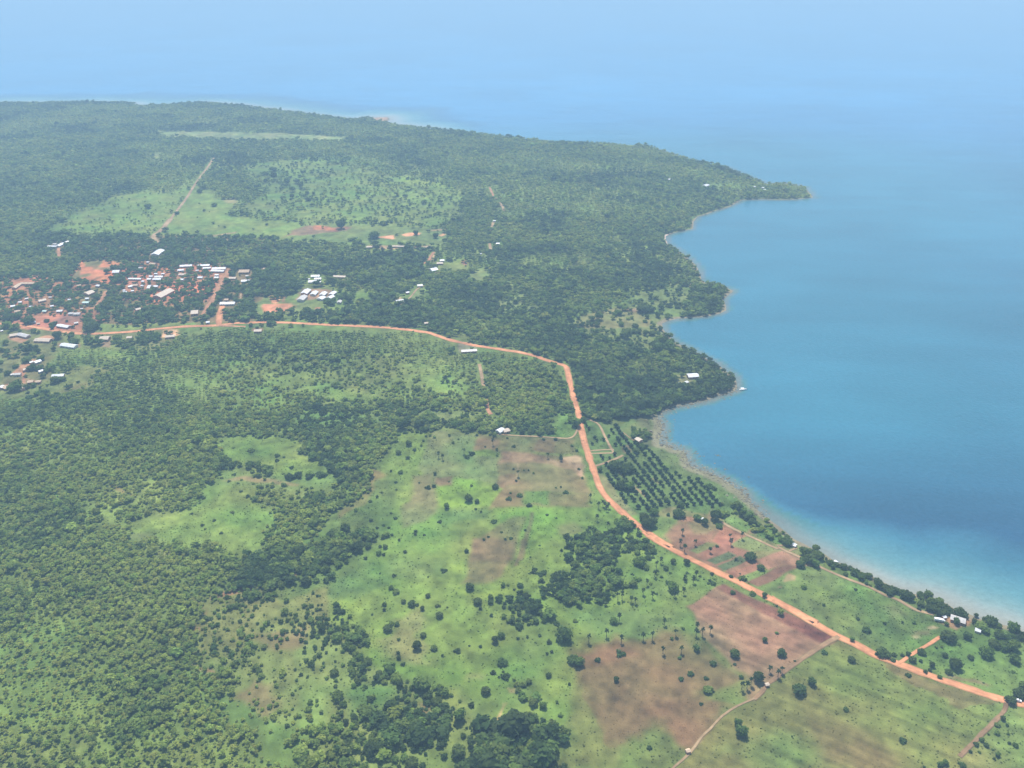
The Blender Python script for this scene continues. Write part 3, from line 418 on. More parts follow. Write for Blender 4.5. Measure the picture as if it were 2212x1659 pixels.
# ------------------------------------------------------------------ tree cover: sheet, outline, chance, crown m, tint (0 dark .. 1 yellow-green)
COVER = [
 ('P', [(-600, 760), (200, 730), (560, 712), (900, 725), (1010, 760), (1240, 800), (1250, 920), (900, 930), (830, 960), (820, 1150), (640, 1260), (430, 1290), (440, 1400), (560, 1560), (640, 1700), (-600, 1700)], .88, 4.1, .62),
 ('P', [(-600, 215), (2000, 215), (2000, 880), (1590, 900), (1260, 905), (1230, 790), (900, 705), (550, 695), (-600, 690)], .88, 6.2, .44),
 ('R1', [(955, 262), (1100, 262), (2150, 297), (2140, 322), (1600, 320), (1040, 300)], 0, 5, .5), ('R1', [(930, 400), (1000, 400), (990, 450), (935, 450)], .1, 6, .6),
 ('R1', [(270, 890), (480, 775), (700, 672), (830, 645), (1090, 640), (1210, 560), (1100, 745), (955, 915), (700, 895), (400, 905)], .10, 4, .75), ('R1', [(1095, 770), (1195, 600), (1290, 625), (1400, 690), (1480, 700), (1420, 760), (1450, 800), (1700, 820), (2240, 850), (2240, 985), (1700, 955), (1200, 940), (965, 935)], .008, 5, .2),
 ('R1', [(1500, 480), (1900, 430), (2240, 430), (2240, 830), (1700, 810), (1480, 770), (1650, 650)], .16, 6.2, .3), ('R2', [(0, 420), (150, 440), (600, 560), (960, 600), (1000, 680), (950, 820), (850, 862), (0, 852)], .18, 6.2, .4), ('R2', [(0, 850), (400, 850), (880, 868), (880, 975), (640, 985), (300, 970), (0, 960)], .004, 6, .2),
 ('R2', [(0, 430), (300, 420), (700, 480), (860, 520), (900, 590), (600, 560)], .55, 6, .6), ('R2', [(860, 520), (950, 440), (1200, 430), (1380, 500), (1350, 610), (1000, 640)], .9, 6.5, .85),
 ('R3', [(930, 290), (1080, 280), (1100, 330), (1000, 370), (930, 350)], .5, 6, .7), ('R3', [(1090, 390), (1320, 370), (1330, 440), (1120, 450)], .35, 6, .6), ('R3', [(420, 110), (600, 115), (570, 150), (430, 155)], .4, 6, .7), ('R3', [(590, 862), (680, 850), (670, 890)], .1, 6, .6), ('R3', [(370, 975), (520, 950), (580, 1010), (420, 1012)], .2, 6, .6), ('R3', [(440, 705), (620, 685), (700, 740), (640, 760)], .4, 6, .6),
 ('R2', [(375, 172), (525, 164), (530, 210), (440, 195)], 0, 5, .3),
 # village
 ('R4', [(300, 60), (1300, 60), (2420, 80), (2420, 830), (780, 850), (700, 900), (0, 840), (-300, 840), (-300, 480), (330, 400), (540, 470), (700, 260), (300, 220)], .52, 7.5, .08), ('R4', [(1050, 270), (2000, 330), (2010, 460), (1850, 640), (1300, 700), (1050, 560)], .50, 6.5, .08), ('R4', [(0, 430), (540, 470), (900, 480), (900, 700), (0, 760)], .46, 7, .10),
 ('R4', [(725, 265), (1045, 290), (1035, 340), (985, 400), (985, 490), (850, 465), (600, 468), (545, 490), (640, 375)], 0, 8, .1), ('R4', [(105, 765), (200, 795), (300, 768), (400, 755), (530, 740), (720, 735), (775, 728), (770, 775), (715, 880), (735, 905), (600, 895), (450, 872), (200, 868), (125, 832)], .03, 9, .1), ('R4', [(760, 860), (880, 830), (1100, 835), (1700, 810), (1700, 835), (1300, 865), (900, 900)], .12, 8, .1),
 ('R4', [(-300, 860), (260, 850), (700, 900), (1400, 880), (1580, 900), (1420, 1050), (660, 1060), (500, 1090), (420, 1180), (520, 1300), (740, 1210), (910, 1240), (820, 1330), (700, 1400), (300, 1480), (-300, 1500)], .09, 9, .1), ('R4', [(1000, 920), (1390, 900), (1400, 1000), (1280, 1050), (980, 1040)], .55, 9, .15), ('R4', [(620, 1200), (740, 1205), (905, 1245), (830, 1320), (600, 1400)], .02, 7, .2), ('R4', [(0, 1400), (180, 1420), (400, 1350), (700, 1400), (250, 1490), (0, 1490)], .04, 7, .2),
 ('R5', [(-100, 105), (1100, 130), (1500, 180), (1800, 160), (1900, 220), (1720, 300), (1650, 440), (1500, 480), (1100, 500), (900, 540), (500, 560), (250, 520), (-100, 330)], .86, 9, .08), ('R5', [(1160, 140), (1740, 140), (1760, 190), (1160, 190)], .35, 8, .1), ('R5', [(1280, 190), (1600, 190), (1620, 225), (1300, 230)], .1, 8, .3), ('R5', [(540, 180), (660, 180), (650, 215), (540, 215)], .15, 7, .3), ('R5', [(820, 270), (1040, 260), (1040, 330), (820, 330)], .55, 8, .4),
 ('R5', [(160, 705), (290, 590), (480, 600), (640, 520), (930, 535), (840, 640), (840, 700), (560, 745), (330, 795), (250, 740)], 0, 8, .1), ('R5', [(330, 730), (830, 715), (850, 790), (600, 810), (330, 790)], .6, 9, .08), ('R5', [(830, 560), (1100, 540), (1280, 560), (1260, 640), (1100, 700), (1080, 840), (840, 820)], .42, 9, .1), ('R5', [(1060, 560), (1250, 570), (1240, 640), (1080, 680)], .06, 8, .2), ('R5', [(1260, 500), (1560, 520), (1440, 680), (1260, 680)], .6, 9, .1), ('R5', [(1440, 620), (1540, 600), (1650, 510), (1720, 500), (1680, 665), (1500, 660)], .03, 7, .2),
 ('R5', [(1820, 330), (2050, 310), (2080, 350), (1900, 380)], .03, 7, .2), ('R5', [(1740, 215), (1880, 215), (2100, 300), (1960, 310), (1750, 390), (1700, 340)], .25, 8, .15), ('R5', [(2080, 400), (2260, 340), (2300, 440), (2120, 450)], .08, 7, .3), ('R5', [(330, 745), (1060, 745), (1100, 830), (130, 810), (130, 740)], .75, 9, .06), ('R5', [(180, 835), (700, 838), (900, 850), (600, 852), (200, 880)], .06, 6, .3), ('R5', [(1480, 880), (1740, 925), (1980, 1000), (1800, 970), (1640, 935), (1480, 918)], .03, 6, .3), ('R5', [(1440, 680), (1900, 690), (1900, 880), (1100, 840), (1100, 690)], .96, 8, .12),
 ('R6', [(1290, 50), (1370, 20), (1460, 60), (1500, 100), (1330, 80)], .25, 7, .6), ('R6', [(1370, 380), (1500, 290), (1820, 240), (1880, 310), (1840, 440), (1720, 480), (1640, 560), (1640, 720), (1520, 720), (1350, 640), (1130, 660), (1040, 560), (1040, 470), (1180, 420)], .10, 7, .2), ('R6', [(1130, 560), (1500, 560), (1520, 650), (1350, 660), (1130, 660)], .35, 7, .15), ('R6', [(1840, 290), (2150, 250), (2140, 430), (1860, 450)], .9, 7.5, .25), ('R6', [(1500, 690), (1620, 700), (1610, 730), (1520, 730)], .1, 7, .2),
 ('R6', [(440, 370), (560, 290), (680, 280), (740, 360), (840, 370), (740, 410), (520, 440)], .22, 6, .5), ('R6', [(160, 440), (400, 400), (440, 560), (360, 600), (180, 560)], .7, 6.5, .65), ('R6', [(600, 180), (1000, 150), (1100, 240), (900, 280), (620, 260)], .9, 7, .5), ('R6', [(780, 740), (880, 790), (960, 840), (980, 960), (950, 1060), (860, 930), (780, 840)], .4, 5.5, .6), ('R6', [(190, 690), (210, 650), (330, 650), (330, 710), (200, 715)], .12, 7, .1), ('R6', [(1780, 860), (1970, 850), (1940, 900), (1860, 945), (1780, 935)], .12, 7, .1),
 # centre
 ('S2', [(-658, -20), (800, -40), (860, 240), (1320, 380), (1680, 560), (1600, 590), (900, 535), (620, 540), (640, 640), (480, 830), (-100, 1200), (-658, 900)], .74, 5.2, .42), ('S2', [(850, 160), (1800, 100), (1960, 400), (1980, 490), (1800, 560), (1700, 585), (1340, 560), (1000, 480), (840, 330)], .78, 5.2, .45),
 ('S2', [(60, 260), (350, 238), (545, 262), (530, 325), (400, 352), (120, 305)], .03, 5, .4), ('S2', [(845, 195), (960, 158), (1070, 185), (1040, 285), (870, 272)], .08, 5, .2), ('S2', [(-60, 430), (260, 425), (560, 470), (520, 505), (-60, 480)], .2, 6, .5), ('S2', [(700, 410), (1250, 405), (1250, 440), (900, 480)], .3, 6, .3), ('S2', [(620, 500), (930, 535), (880, 690), (800, 900), (560, 880), (470, 860), (640, 640)], .10, 5, .25), ('S2', [(1690, 585), (1760, 550), (1840, 430), (1930, 400), (1985, 520), (1960, 570), (1920, 600)], 0, 5, .3),
 ('S1', [(0, 350), (450, 285), (620, 288), (810, 430), (740, 520), (550, 585), (0, 610)], .6, 4.2, .95), ('S1', [(525, 900), (690, 755), (1050, 620), (1130, 660), (1070, 790), (850, 880), (800, 970), (600, 985)], .5, 4.6, .9), ('S1', [(780, 1035), (830, 980), (960, 940), (1380, 800), (1390, 720), (1500, 640), (1790, 690), (1740, 850), (1960, 930), (1850, 1070), (1600, 1160), (1300, 1135), (960, 1125)], .012, 4, .3), ('S1', [(1440, 440), (1500, 380), (1720, 355), (2010, 368), (2035, 440), (1960, 490), (2160, 510), (2260, 560), (2100, 590), (1900, 645), (1560, 560)], .02, 5, .3), ('S1', [(1480, 590), (1900, 640), (2260, 600), (2260, 740), (1800, 720), (1480, 690)], .06, 4, .5),
 ('S1', [(1060, 320), (1440, 330), (1440, 500), (1560, 570), (1400, 620), (1060, 600)], .75, 7, .45), ('S1', [(1740, 690), (2260, 700), (2400, 900), (2200, 1200), (1900, 1250), (1850, 1060), (1960, 930), (1740, 850)], .42, 3.4, .9), ('S1', [(-10, 1120), (780, 1040), (1300, 1140), (1900, 1160), (2100, 1240), (1700, 1330), (1200, 1380), (-10, 1380)], .86, 4.1, .68),
 ('S2', [(480, 850), (640, 640), (920, 540), (1690, 585), (1920, 602), (2100, 820), (2300, 1100), (2100, 1300), (1700, 1480), (-40, 1480), (-60, 1400), (260, 1160), (420, 1000)], .006, 4, .2), ('S2', [(-180, 960), (-100, 1080), (380, 960), (400, 1040), (250, 1160), (120, 1320), (-200, 1500), (-260, 1300)], .7, 4.4, .6), ('S2', [(-400, 1400), (380, 1330), (560, 1330), (380, 1450), (200, 1560), (-100, 1640), (-400, 1640)], .75, 6.5, .42),
 ('S4', [(1290, 235), (1420, 205), (1650, 118), (1800, 170), (1900, 250), (2260, 150), (2260, 1200), (1950, 1130), (1700, 1000), (1540, 870), (1390, 770), (1250, 640), (1390, 500), (1280, 400), (1380, 370)], .42, 3.4, .5), ('S5', [(-30, 600), (100, 640), (250, 720), (480, 900), (700, 1030), (1000, 1190), (1170, 1290), (1280, 1350), (1240, 1700), (-30, 1700)],  .40, 3.8, .42), ('S5', [(300, 1120), (460, 1070), (680, 1080), (700, 1150), (540, 1230), (300, 1260)], .02, 5, .2), ('S5', [(800, 1210), (910, 1190), (940, 1260), (830, 1380), (790, 1340)], .1, 5, .2),
 ('S5', [(560, 1290), (790, 1240), (800, 1400), (1000, 1340), (1020, 1520), (820, 1540), (600, 1560), (480, 1450)], .8, 8, .12), ('S5', [(-60, 1420), (300, 1520), (400, 1620), (380, 1700), (-60, 1700)], .8, 7, .2),
 ('S4', [(1640, 118), (1700, 150), (1900, 250), (1880, 320), (1800, 260), (1690, 190)], .75, 6, .15), ('S5', [(100, 620), (260, 680), (420, 800), (490, 900), (440, 940), (220, 740), (100, 660)], .55, 6, .15), ('S5', [(600, 960), (700, 970), (900, 1090), (1020, 1180), (1000, 1220), (820, 1110), (640, 1050)], .6, 6, .15),
 ('S5', [(1250, 1480), (1300, 1410), (1430, 1290), (1700, 1290), (1790, 1350), (1850, 1480), (1870, 1590), (1790, 1700), (1180, 1700)], .97, 9.5, .10), ('S5', [(1830, 1330), (1900, 1320), (1935, 1400), (1920, 1480), (1860, 1480)], .9, 7, .12),
 ('S5', [(1780, 400), (1800, 290), (2000, 230), (2250, 150), (2250, 300), (2060, 480), (1950, 490), (1850, 430)], .9, 5.2, .2), ('S5', [(1460, 480), (1560, 420), (1640, 400), (1620, 560), (1600, 620), (1640, 710), (1570, 710), (1420, 590)], .65, 5.4, .2), ('S5', [(1600, 240), (1800, 200), (1800, 300), (1650, 320)], .35, 5, .2), ('S5', [(1640, 510), (1710, 560), (1705, 605), (1650, 600)], .9, 6, .12), ('S5', [(1590, 970), (1690, 980), (1700, 1160), (1600, 1120)], .5, 5.5, .15), ('S5', [(1700, 540), (1960, 620), (1960, 760), (1750, 860), (1680, 700)], .05, 4.5, .15), ('S5', [(1560, 1250), (1760, 1270), (1760, 1340), (1560, 1320)], .6, 7, .12),
 ('S3', [(300, 1400), (350, 1300), (520, 1250), (610, 1300), (640, 1400), (600, 1560), (150, 1560), (200, 1480)], .82, 5.2, .2), ('S3', [(500, 1190), (640, 1195), (660, 1250), (520, 1270)], .8, 8, .1), ('S3', [(640, 1380), (760, 1320), (740, 1500), (660, 1540)], .35, 6, .12), ('S6', [(-40, 60), (330, 30), (330, 180), (230, 260), (-40, 260)], .82, 5.2, .2), ('S6', [(-40, 250), (230, 250), (300, 350), (150, 420), (-40, 400)], .55, 6, .15), ('S6', [(300, 250), (700, 200), (900, 330), (700, 480), (280, 470)], .05, 4, .2),
 # shore side
 ('S3', [(660, 0), (1555, 0), (1555, 70), (1440, 100), (1180, 180), (980, 215), (860, 270), (700, 290), (560, 355), (200, 340), (150, 260), (90, 0)], .96, 7.5, .22), ('S3', [(680, 470), (760, 460), (830, 560), (700, 570)], .7, 6, .15), ('S3', [(1400, 1050), (1500, 1120), (1540, 1170), (1430, 1170)], .5, 5, .2), ('S3', [(1560, 1130), (1740, 1220), (1720, 1260), (1570, 1190)], .4, 6, .15), ('S3', [(1720, 1290), (1960, 1300), (2040, 1380), (1960, 1420), (1720, 1340)], .4, 5, .35),
 ('S7', [(270, 600), (420, 560), (480, 640), (650, 700), (860, 790), (1000, 860), (1150, 930), (1330, 980), (1560, 1070), (1580, 1150), (1380, 1130), (1230, 1060), (950, 900), (640, 810), (440, 720), (280, 650)], .5, 7, .15), ('S7', [(1780, 1180), (1960, 1180), (2200, 1290), (2212, 1400), (2000, 1400), (1760, 1280)], .45, 8.5, .12),
 ('S8', [(1900, 380), (2300, 380), (2300, 560), (1980, 520)], .35, 8.5, .1), ('S8', [(2140, 780), (2320, 760), (2320, 960), (2160, 900)], .7, 8, .1),
]

# ------------------------------------------------------------------ the ground sheet
def fan(y0, y1, ny, r0, r1, nx):
    ys = np.exp(np.linspace(math.log(y0), math.log(y1), ny))
    rs = np.linspace(r0, r1, nx)
    Y, Rr = np.meshgrid(ys, rs, indexing='ij')
    return Rr * (Y + 220), Y
def grid_faces(ny, nx):
    i = np.arange((ny - 1) * (nx - 1)); rr, cc = i // (nx - 1), i % (nx - 1)
    a = rr * nx + cc
    return np.stack([a, a + 1, a + nx + 1, a + nx], 1)

NY, NX = 1000, 900
GX, GY = fan(240, 4300, NY, -.92, .78, NX)
GD = shore_dist(GX, GY)
GZ = height_from(GX, GY, GD)
wx = (fbm(GX, GY, 26, 1, 3) - .5) * 2; wy = (fbm(GX, GY, 26, 11, 3) - .5) * 2
gc = np.empty(GX.shape + (3,)); gc[:] = SCRUB
for sh, P, c, fe, wa, al in GROUND:
    Q = at(sh, P)[:, :2]
    m = fe + wa + 5
    sel = (GX > Q[:, 0].min() - m) & (GX < Q[:, 0].max() + m) & (GY > Q[:, 1].min() - m) & (GY < Q[:, 1].max() + m)
    if not sel.any(): continue
    x = GX[sel] + wx[sel] * wa; y = GY[sel] + wy[sel] * wa
    dd = seg_dist(Q, x, y, True); dd = np.where(inside(Q, x, y), dd, -dd)
    a = smooth(-fe / 2, fe / 2, dd)[:, None] * al
    gc[sel] = gc[sel] * (1 - a) + np.array(c) * a
# living variation: drier and lusher patches, a few metres to a hundred metres across
thin = smooth(.50, .66, fbm(GX * .8 + GY * .2, GY, 120, 23, 4))[..., None] * .5 * (np.abs(gc - np.array(FLOOR)).sum(-1) < .06)[..., None]
gc = gc * (1 - thin) + np.array((.125, .175, .042)) * thin
n1 = fbm(GX, GY, 90, 21, 3) - .5; n2 = fbm(GX, GY, 16, 31, 3) - .5; n3 = fbm(GX, GY, 40, 41, 3) - .5
n4 = fbm(GX, GY, 7, 33, 2) - .5
crop = inside(at('S6', [(1795, 745), (3130, 1235), (3200, 1780), (560, 1750), (840, 1440), (920, 1355), (1080, 1235), (1200, 1172), (1500, 918)])[:, :2], GX, GY)
gc *= (1 + np.where(crop, .25, .6) * n1 + np.where(crop, .10, .75) * n2 + .8 * n4)[..., None]
gc *= np.array((.97, .91, .82))
gc[..., 0] *= 1 + .55 * n3; gc[..., 2] *= 1 + .3 * n3
# drill lines of the farmed land in the south east, following the field
def hit_px(u, v): return ground([(u, v)])[0]
pa, pb = at('S8', [(0, 1000), (1300, 1548)])
ang = math.atan2(pb[1] - pa[1], pb[0] - pa[0])
q = -math.sin(ang) * GX + math.cos(ang) * GY
along = math.cos(ang) * GX + math.sin(ang) * GY
rowpat = fbm(along / 18, q, 3.2, 61, 3) - .5
mask = inside(at('S6', [(1795, 745), (3130, 1235), (3200, 1780), (560, 1750), (840, 1440), (920, 1355), (1080, 1235), (1200, 1172), (1500, 918)])[:, :2], GX, GY)
mask2 = inside(at('S6', [(712, 515), (985, 360), (1785, 735), (1300, 1060), (850, 735)])[:, :2], GX, GY)
gc *= (1 + .75 * rowpat * (mask | mask2))[..., None]
# rocky and sandy fringe along the water
sx, sy = hit_z(px('S3', [(1640, 1040)]), 0)[0]
fr_w = np.where(GY > 1600, 5.5, 8.5)
rocky = inside(hit_z(px('S3', [(600, 200), (960, 200), (1120, 480), (1700, 1000), (1720, 1140), (1600, 1100), (1380, 900), (1100, 780), (1000, 700), (900, 600), (800, 600), (800, 500), (760, 340), (640, 330)]), 0), GX, GY)
fr_w = np.where(rocky, 12.5, fr_w) * (.5 + 1.0 * fbm(GX, GY, 30, 71, 2)) 
fa = (1 - smooth(.6, 1.1, GD / fr_w))[..., None] * .9
fc = np.where(rocky[..., None], np.array((.165, .15, .088)), np.array((.19, .155, .10)))
fc = np.where((GY > 2000)[..., None], np.array((.13, .105, .075)), fc)
beach = inside(at('R3', [(760, 780), (800, 780), (850, 870), (800, 870)])[:, :2], GX, GY)
fc = np.where(beach[..., None], np.array((.5, .36, .3)), fc)
gc = gc * (1 - fa) + fc * (1 + .5 * n2[..., None]) * fa
gc = np.clip(gc, .008, .7)
V = np.stack([GX, GY, GZ], -1).reshape(-1, 3)
keep = (GD > -14)
F = grid_faces(NY, NX)
F = F[keep.ravel()[F].any(1)]
used = np.zeros(len(V), bool); used[F.ravel()] = True
re = np.cumsum(used) - 1
tag(link('ground', np_mesh('ground', V[used], [re[F]], M_GROUND, gc.reshape(-1, 3)[used], True)), kind='structure')

# ------------------------------------------------------------------ the lake
m, t, b = mat_new('lake_water')
a = t.nodes.new('ShaderNodeVertexColor'); a.layer_name = 'tint'
gw = t.nodes.new('ShaderNodeNewGeometry'); ripple_tone = t.nodes.new('ShaderNodeTexNoise'); ripple_tone.inputs['Scale'].default_value = .16; ripple_tone.inputs['Detail'].default_value = 5; ripple_tone.inputs['Roughness'].default_value = .7  # light and dark of ripples put into the water colour as noise
t.links.new(gw.outputs['Position'], ripple_tone.inputs['Vector'])
rmr = t.nodes.new('ShaderNodeMapRange'); rmr.inputs[1].default_value = .3; rmr.inputs[2].default_value = .7; rmr.inputs[3].default_value = .89; rmr.inputs[4].default_value = 1.11
t.links.new(ripple_tone.outputs[0], rmr.inputs[0])
rsc = t.nodes.new('ShaderNodeVectorMath'); rsc.operation = 'SCALE'
t.links.new(a.outputs[0], rsc.inputs[0]); t.links.new(rmr.outputs[0], rsc.inputs['Scale']); t.links.new(rsc.outputs[0], b.inputs['Base Color'])
b.inputs['Roughness'].default_value = .22; b.inputs['IOR'].default_value = 1.33
geo = t.nodes.new('ShaderNodeNewGeometry'); bp = None
nz = t.nodes.new('ShaderNodeTexNoise'); nz.inputs['Scale'].default_value = .22; nz.inputs['Detail'].default_value = 3
nz2 = t.nodes.new('ShaderNodeTexNoise'); nz2.inputs['Scale'].default_value = .035; nz2.inputs['Detail'].default_value = 4
ad = t.nodes.new('ShaderNodeMath'); ad.operation = 'ADD'
for n in (nz, nz2): t.links.new(geo.outputs['Position'], n.inputs['Vector'])
t.links.new(nz.outputs[0], ad.inputs[0]); t.links.new(nz2.outputs[0], ad.inputs[1])
bp = t.nodes.new('ShaderNodeBump'); bp.inputs['Strength'].default_value = .5; bp.inputs['Distance'].default_value = 1.1
t.links.new(ad.outputs[0], bp.inputs['Height']); t.links.new(bp.outputs[0], b.inputs['Normal'])
M_WATER = m

WX, WY = fan(240, 45000, 620, -1.0, 1.25, 420)
near = WY < 5200
WD = np.full(WX.shape, 1e4)
wn = WX[near], WY[near]
WD[near] = seg_dist(SHORE, *wn)
warp = (fbm(WX, WY, 120, 81, 3) - .5)
wd = np.maximum(WD * (1 + .7 * warp), 0)
# wide sandy shelf off the south-east beach, narrow rocky shelf round the points, a shelf beyond the far shore
bx, by = hit_z(px('S7', [(100, 380)]), 0)[0]
shelf = 5 + 55 * smooth(-60, 160, WX - bx) * smooth(800, 640, WY) + 75 * smooth(2650, 2850, WY) * smooth(200, -300, WX) + 4 * fbm(WX, WY, 200, 91, 2)
s = wd / shelf
def ramp(s, stops):
    out = np.empty(s.shape + (3,))
    xs = [p for p, _ in stops]
    for k in range(3): out[..., k] = np.interp(s, xs, [c[k] for _, c in stops])
    return out
deep = np.array((.013, .058, .112))
wc = ramp(s, [(0, (.22, .22, .18)), (.28, (.20, .24, .22)), (.5, (.13, .215, .21)), (.85, (.075, .185, .205)), (1.5, (.036, .135, .185)), (2.4, deep)])
sandy = np.clip((shelf - 12) / 25, 0, 1)[..., None]
dim = np.array((.075, .105, .095))
wc = np.where((s[..., None] < 1.6) & (WY < 2300)[..., None], wc * sandy + np.minimum(wc, dim + .02) * (1 - sandy), wc)
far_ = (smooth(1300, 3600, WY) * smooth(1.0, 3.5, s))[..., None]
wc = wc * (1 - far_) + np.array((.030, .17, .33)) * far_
turb = fbm(WX, WY, 340, 95, 3) - .5
bay = smooth(1300, 100, WD) * smooth(600, 950, WY) * smooth(3000, 2400, WY)
wc = wc * (1 - .85 * bay[..., None] * smooth(.8, 2.5, s)[..., None]) + np.array((.026, .138, .190)) * (.85 * bay[..., None] * smooth(.8, 2.5, s)[..., None])
streak = fbm(WX * .35 + WY * .25, WY * 1.1, 46, 97, 3) - .5
wc *= (1 + .35 * turb + .3 * streak * smooth(6000, 2500, WY))[..., None]
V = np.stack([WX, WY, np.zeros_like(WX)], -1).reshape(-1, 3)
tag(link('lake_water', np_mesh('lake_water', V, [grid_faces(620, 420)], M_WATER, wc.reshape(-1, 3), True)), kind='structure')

# ------------------------------------------------------------------ roads, tracks, footpaths
def smooth_line(P, step=6.0):
    P = np.asarray(P, float)
    Pp = np.vstack([2 * P[0] - P[1], P, 2 * P[-1] - P[-2]])
    out = []
    for i in range(1, len(Pp) - 2):
        p0, p1, p2, p3 = Pp[i - 1:i + 3]
        n = max(2, int(np.hypot(*(p2 - p1)[:2]) / step))
        for t_ in np.arange(n) / n:
            out.append(.5 * ((2 * p1) + (-p0 + p2) * t_ + (2 * p0 - 5 * p1 + 4 * p2 - p3) * t_ ** 2 + (-p0 + 3 * p1 - 3 * p2 + p3) * t_ ** 3))
    out.append(P[-1])
    return np.array(out)
ROADLINES = []
for k, (name, mat, wd_, segs) in enumerate(ROADS):
    P = np.concatenate([at(s_, p_)[:, :2] for s_, p_ in segs])
    L = smooth_line(P)
    if len(L) < 3: L = np.vstack([L[0], (L[0] + L[-1]) / 2, L[-1]])
    ROADLINES.append((L, wd_))
    T = np.gradient(L, axis=0); T /= np.linalg.norm(T, axis=1)[:, None] + 1e-9
    Nn = np.stack([-T[:, 1], T[:, 0]], 1)
    cols = 9; Vs = []; Cs = []; ec = np.array(EARTH[mat.name])
    jl = wd_ * .16 * (fbm(L[:, 0], L[:, 1], 9, 100 + k, 2) - .5) * 2; jr = wd_ * .16 * (fbm(L[:, 0], L[:, 1], 9, 200 + k, 2) - .5) * 2
    for c in range(cols):
        f = c / (cols - 1) * 2 - 1
        off = f * wd_ / 2 + (jl if f < -.7 else jr if f > .7 else 0)
        q2 = L + Nn * np.reshape(off, (-1, 1))
        Vs.append(np.column_stack([q2, height(q2[:, 0], q2[:, 1]) + .30 + .004 * k - .14 * (abs(f) > .9)]))
        worn = fbm(q2[:, 0], q2[:, 1], 14, 300 + k, 2)[:, None]         # packed pale wheel lines, loose darker crown and verges
        tone = 1.06 if abs(abs(f) - .38) < .16 else .86 if abs(f) > .7 else .95
        e_ = np.clip((abs(f) - .55) * 1.6, 0, .75) * worn
        Cs.append(ec * tone * (.72 + .56 * worn) * (1 - e_) + np.array((.12, .12, .045)) * e_)
    V = np.stack(Vs, 1).reshape(-1, 3)
    tag(link(name, np_mesh(name, V, [grid_faces(len(L), cols)], mat, np.stack(Cs, 1).reshape(-1, 3), True)), kind='structure')
def road_clear(x, y, extra=2.0):
    ok = np.ones(x.shape, bool)
    for L, w_ in ROADLINES:
        m_ = w_ / 2 + extra
        sel = (x > L[:, 0].min() - m_) & (x < L[:, 0].max() + m_) & (y > L[:, 1].min() - m_) & (y < L[:, 1].max() + m_) & ok
        if sel.any():
            k_ = np.where(sel)[0]
            ok[k_] = seg_dist(L[::2] if len(L) > 8 else L, x[k_], y[k_]) > m_
    return ok

# ------------------------------------------------------------------ tree shapes
ICO = None
def ico():
    global ICO
    if ICO is None:
        p = (1 + 5 ** .5) / 2
        v = np.array([(-1, p, 0), (1, p, 0), (-1, -p, 0), (1, -p, 0), (0, -1, p), (0, 1, p), (0, -1, -p), (0, 1, -p), (p, 0, -1), (p, 0, 1), (-p, 0, -1), (-p, 0, 1)], float)
        v /= np.linalg.norm(v[0])
        f = np.array([(0, 11, 5), (0, 5, 1), (0, 1, 7), (0, 7, 10), (0, 10, 11), (1, 5, 9), (5, 11, 4), (11, 10, 2), (10, 7, 6), (7, 1, 8), (3, 9, 4), (3, 4, 2), (3, 2, 6), (3, 6, 8), (3, 8, 9), (4, 9, 5), (2, 4, 11), (6, 2, 10), (8, 6, 7), (9, 8, 1)])
        ICO = v, f
    return ICO

def crown_shape(r, lobes, leaves, size, flat=.8, spread=.52, up=0):
    """a unit-radius crown standing on z = 0: lobes of leaf clumps over solid cores. Returns verts, tris, quads, tone factor per vertex"""
    iv, it = ico()
    V, T, Q, K = [], [], [], []; n = 0
    cs = []
    for i in range(lobes):
        a = i * 2.4 + r.uniform(0, .9); rad = spread * math.sqrt((i + .3) / lobes) if lobes > 1 else 0
        cs.append((np.array([math.cos(a) * rad, math.sin(a) * rad, flat * (.85 + r.uniform(-.28, .25) - .3 * rad)]), (.62 if lobes > 1 else .9) * r.uniform(.8, 1.12)))
    for c, rad in cs:
        jit = r.uniform(.72, .98, (12, 1))
        V.append(c + iv * rad * jit * np.array([1, 1, flat])); T.append(it + n); n += 12; K.append(np.full(12, 1.0))
    for i in range(leaves):
        c, rad = cs[i % lobes]
        d = r.normal(size=3); d[2] = d[2] * .9 + .25; d /= np.linalg.norm(d)
        p = c + d * rad * r.uniform(.82, 1.12) * np.array([1, 1, flat])
        nn = d * (1 - .4 * up) + (0, 0, up) + r.normal(size=3) * .45; nn /= np.linalg.norm(nn)
        u = np.cross(nn, r.normal(size=3)); u /= np.linalg.norm(u); v = np.cross(nn, u)
        s1, s2 = size * r.uniform(.6, 1.3), size * r.uniform(.5, 1.1)
        V.append(np.array([p - u * s1 - v * s2 * .7, p + u * s1 * .8 - v * s2, p + u * s1 + v * s2 * .8, p - u * s1 * .7 + v * s2]))
        Q.append([n, n + 1, n + 2, n + 3]); n += 4
        K.append(np.full(4, r.uniform(.78, 1.28)))
    V = np.concatenate(V); V[:, 2] = np.maximum(V[:, 2], .04)
    return V, np.concatenate(T), np.array(Q, int).reshape(-1, 4), np.concatenate(K)

def tints(k, n):
    """leaf colours: 0 blue-dark mango, .35 mid green, 1 yellow-green"""
    xs = [0, .35, .7, 1]
    st = np.array([(.054, .090, .030), (.130, .190, .043), (.20, .255, .053), (.25, .30, .065)])
    c = np.stack([np.interp(np.clip(k, 0, 1), xs, st[:, j]) for j in range(3)], 1)
    return c * rng.uniform(.82, 1.2, (n, 1)) * rng.uniform(.93, 1.07, (n, 3))

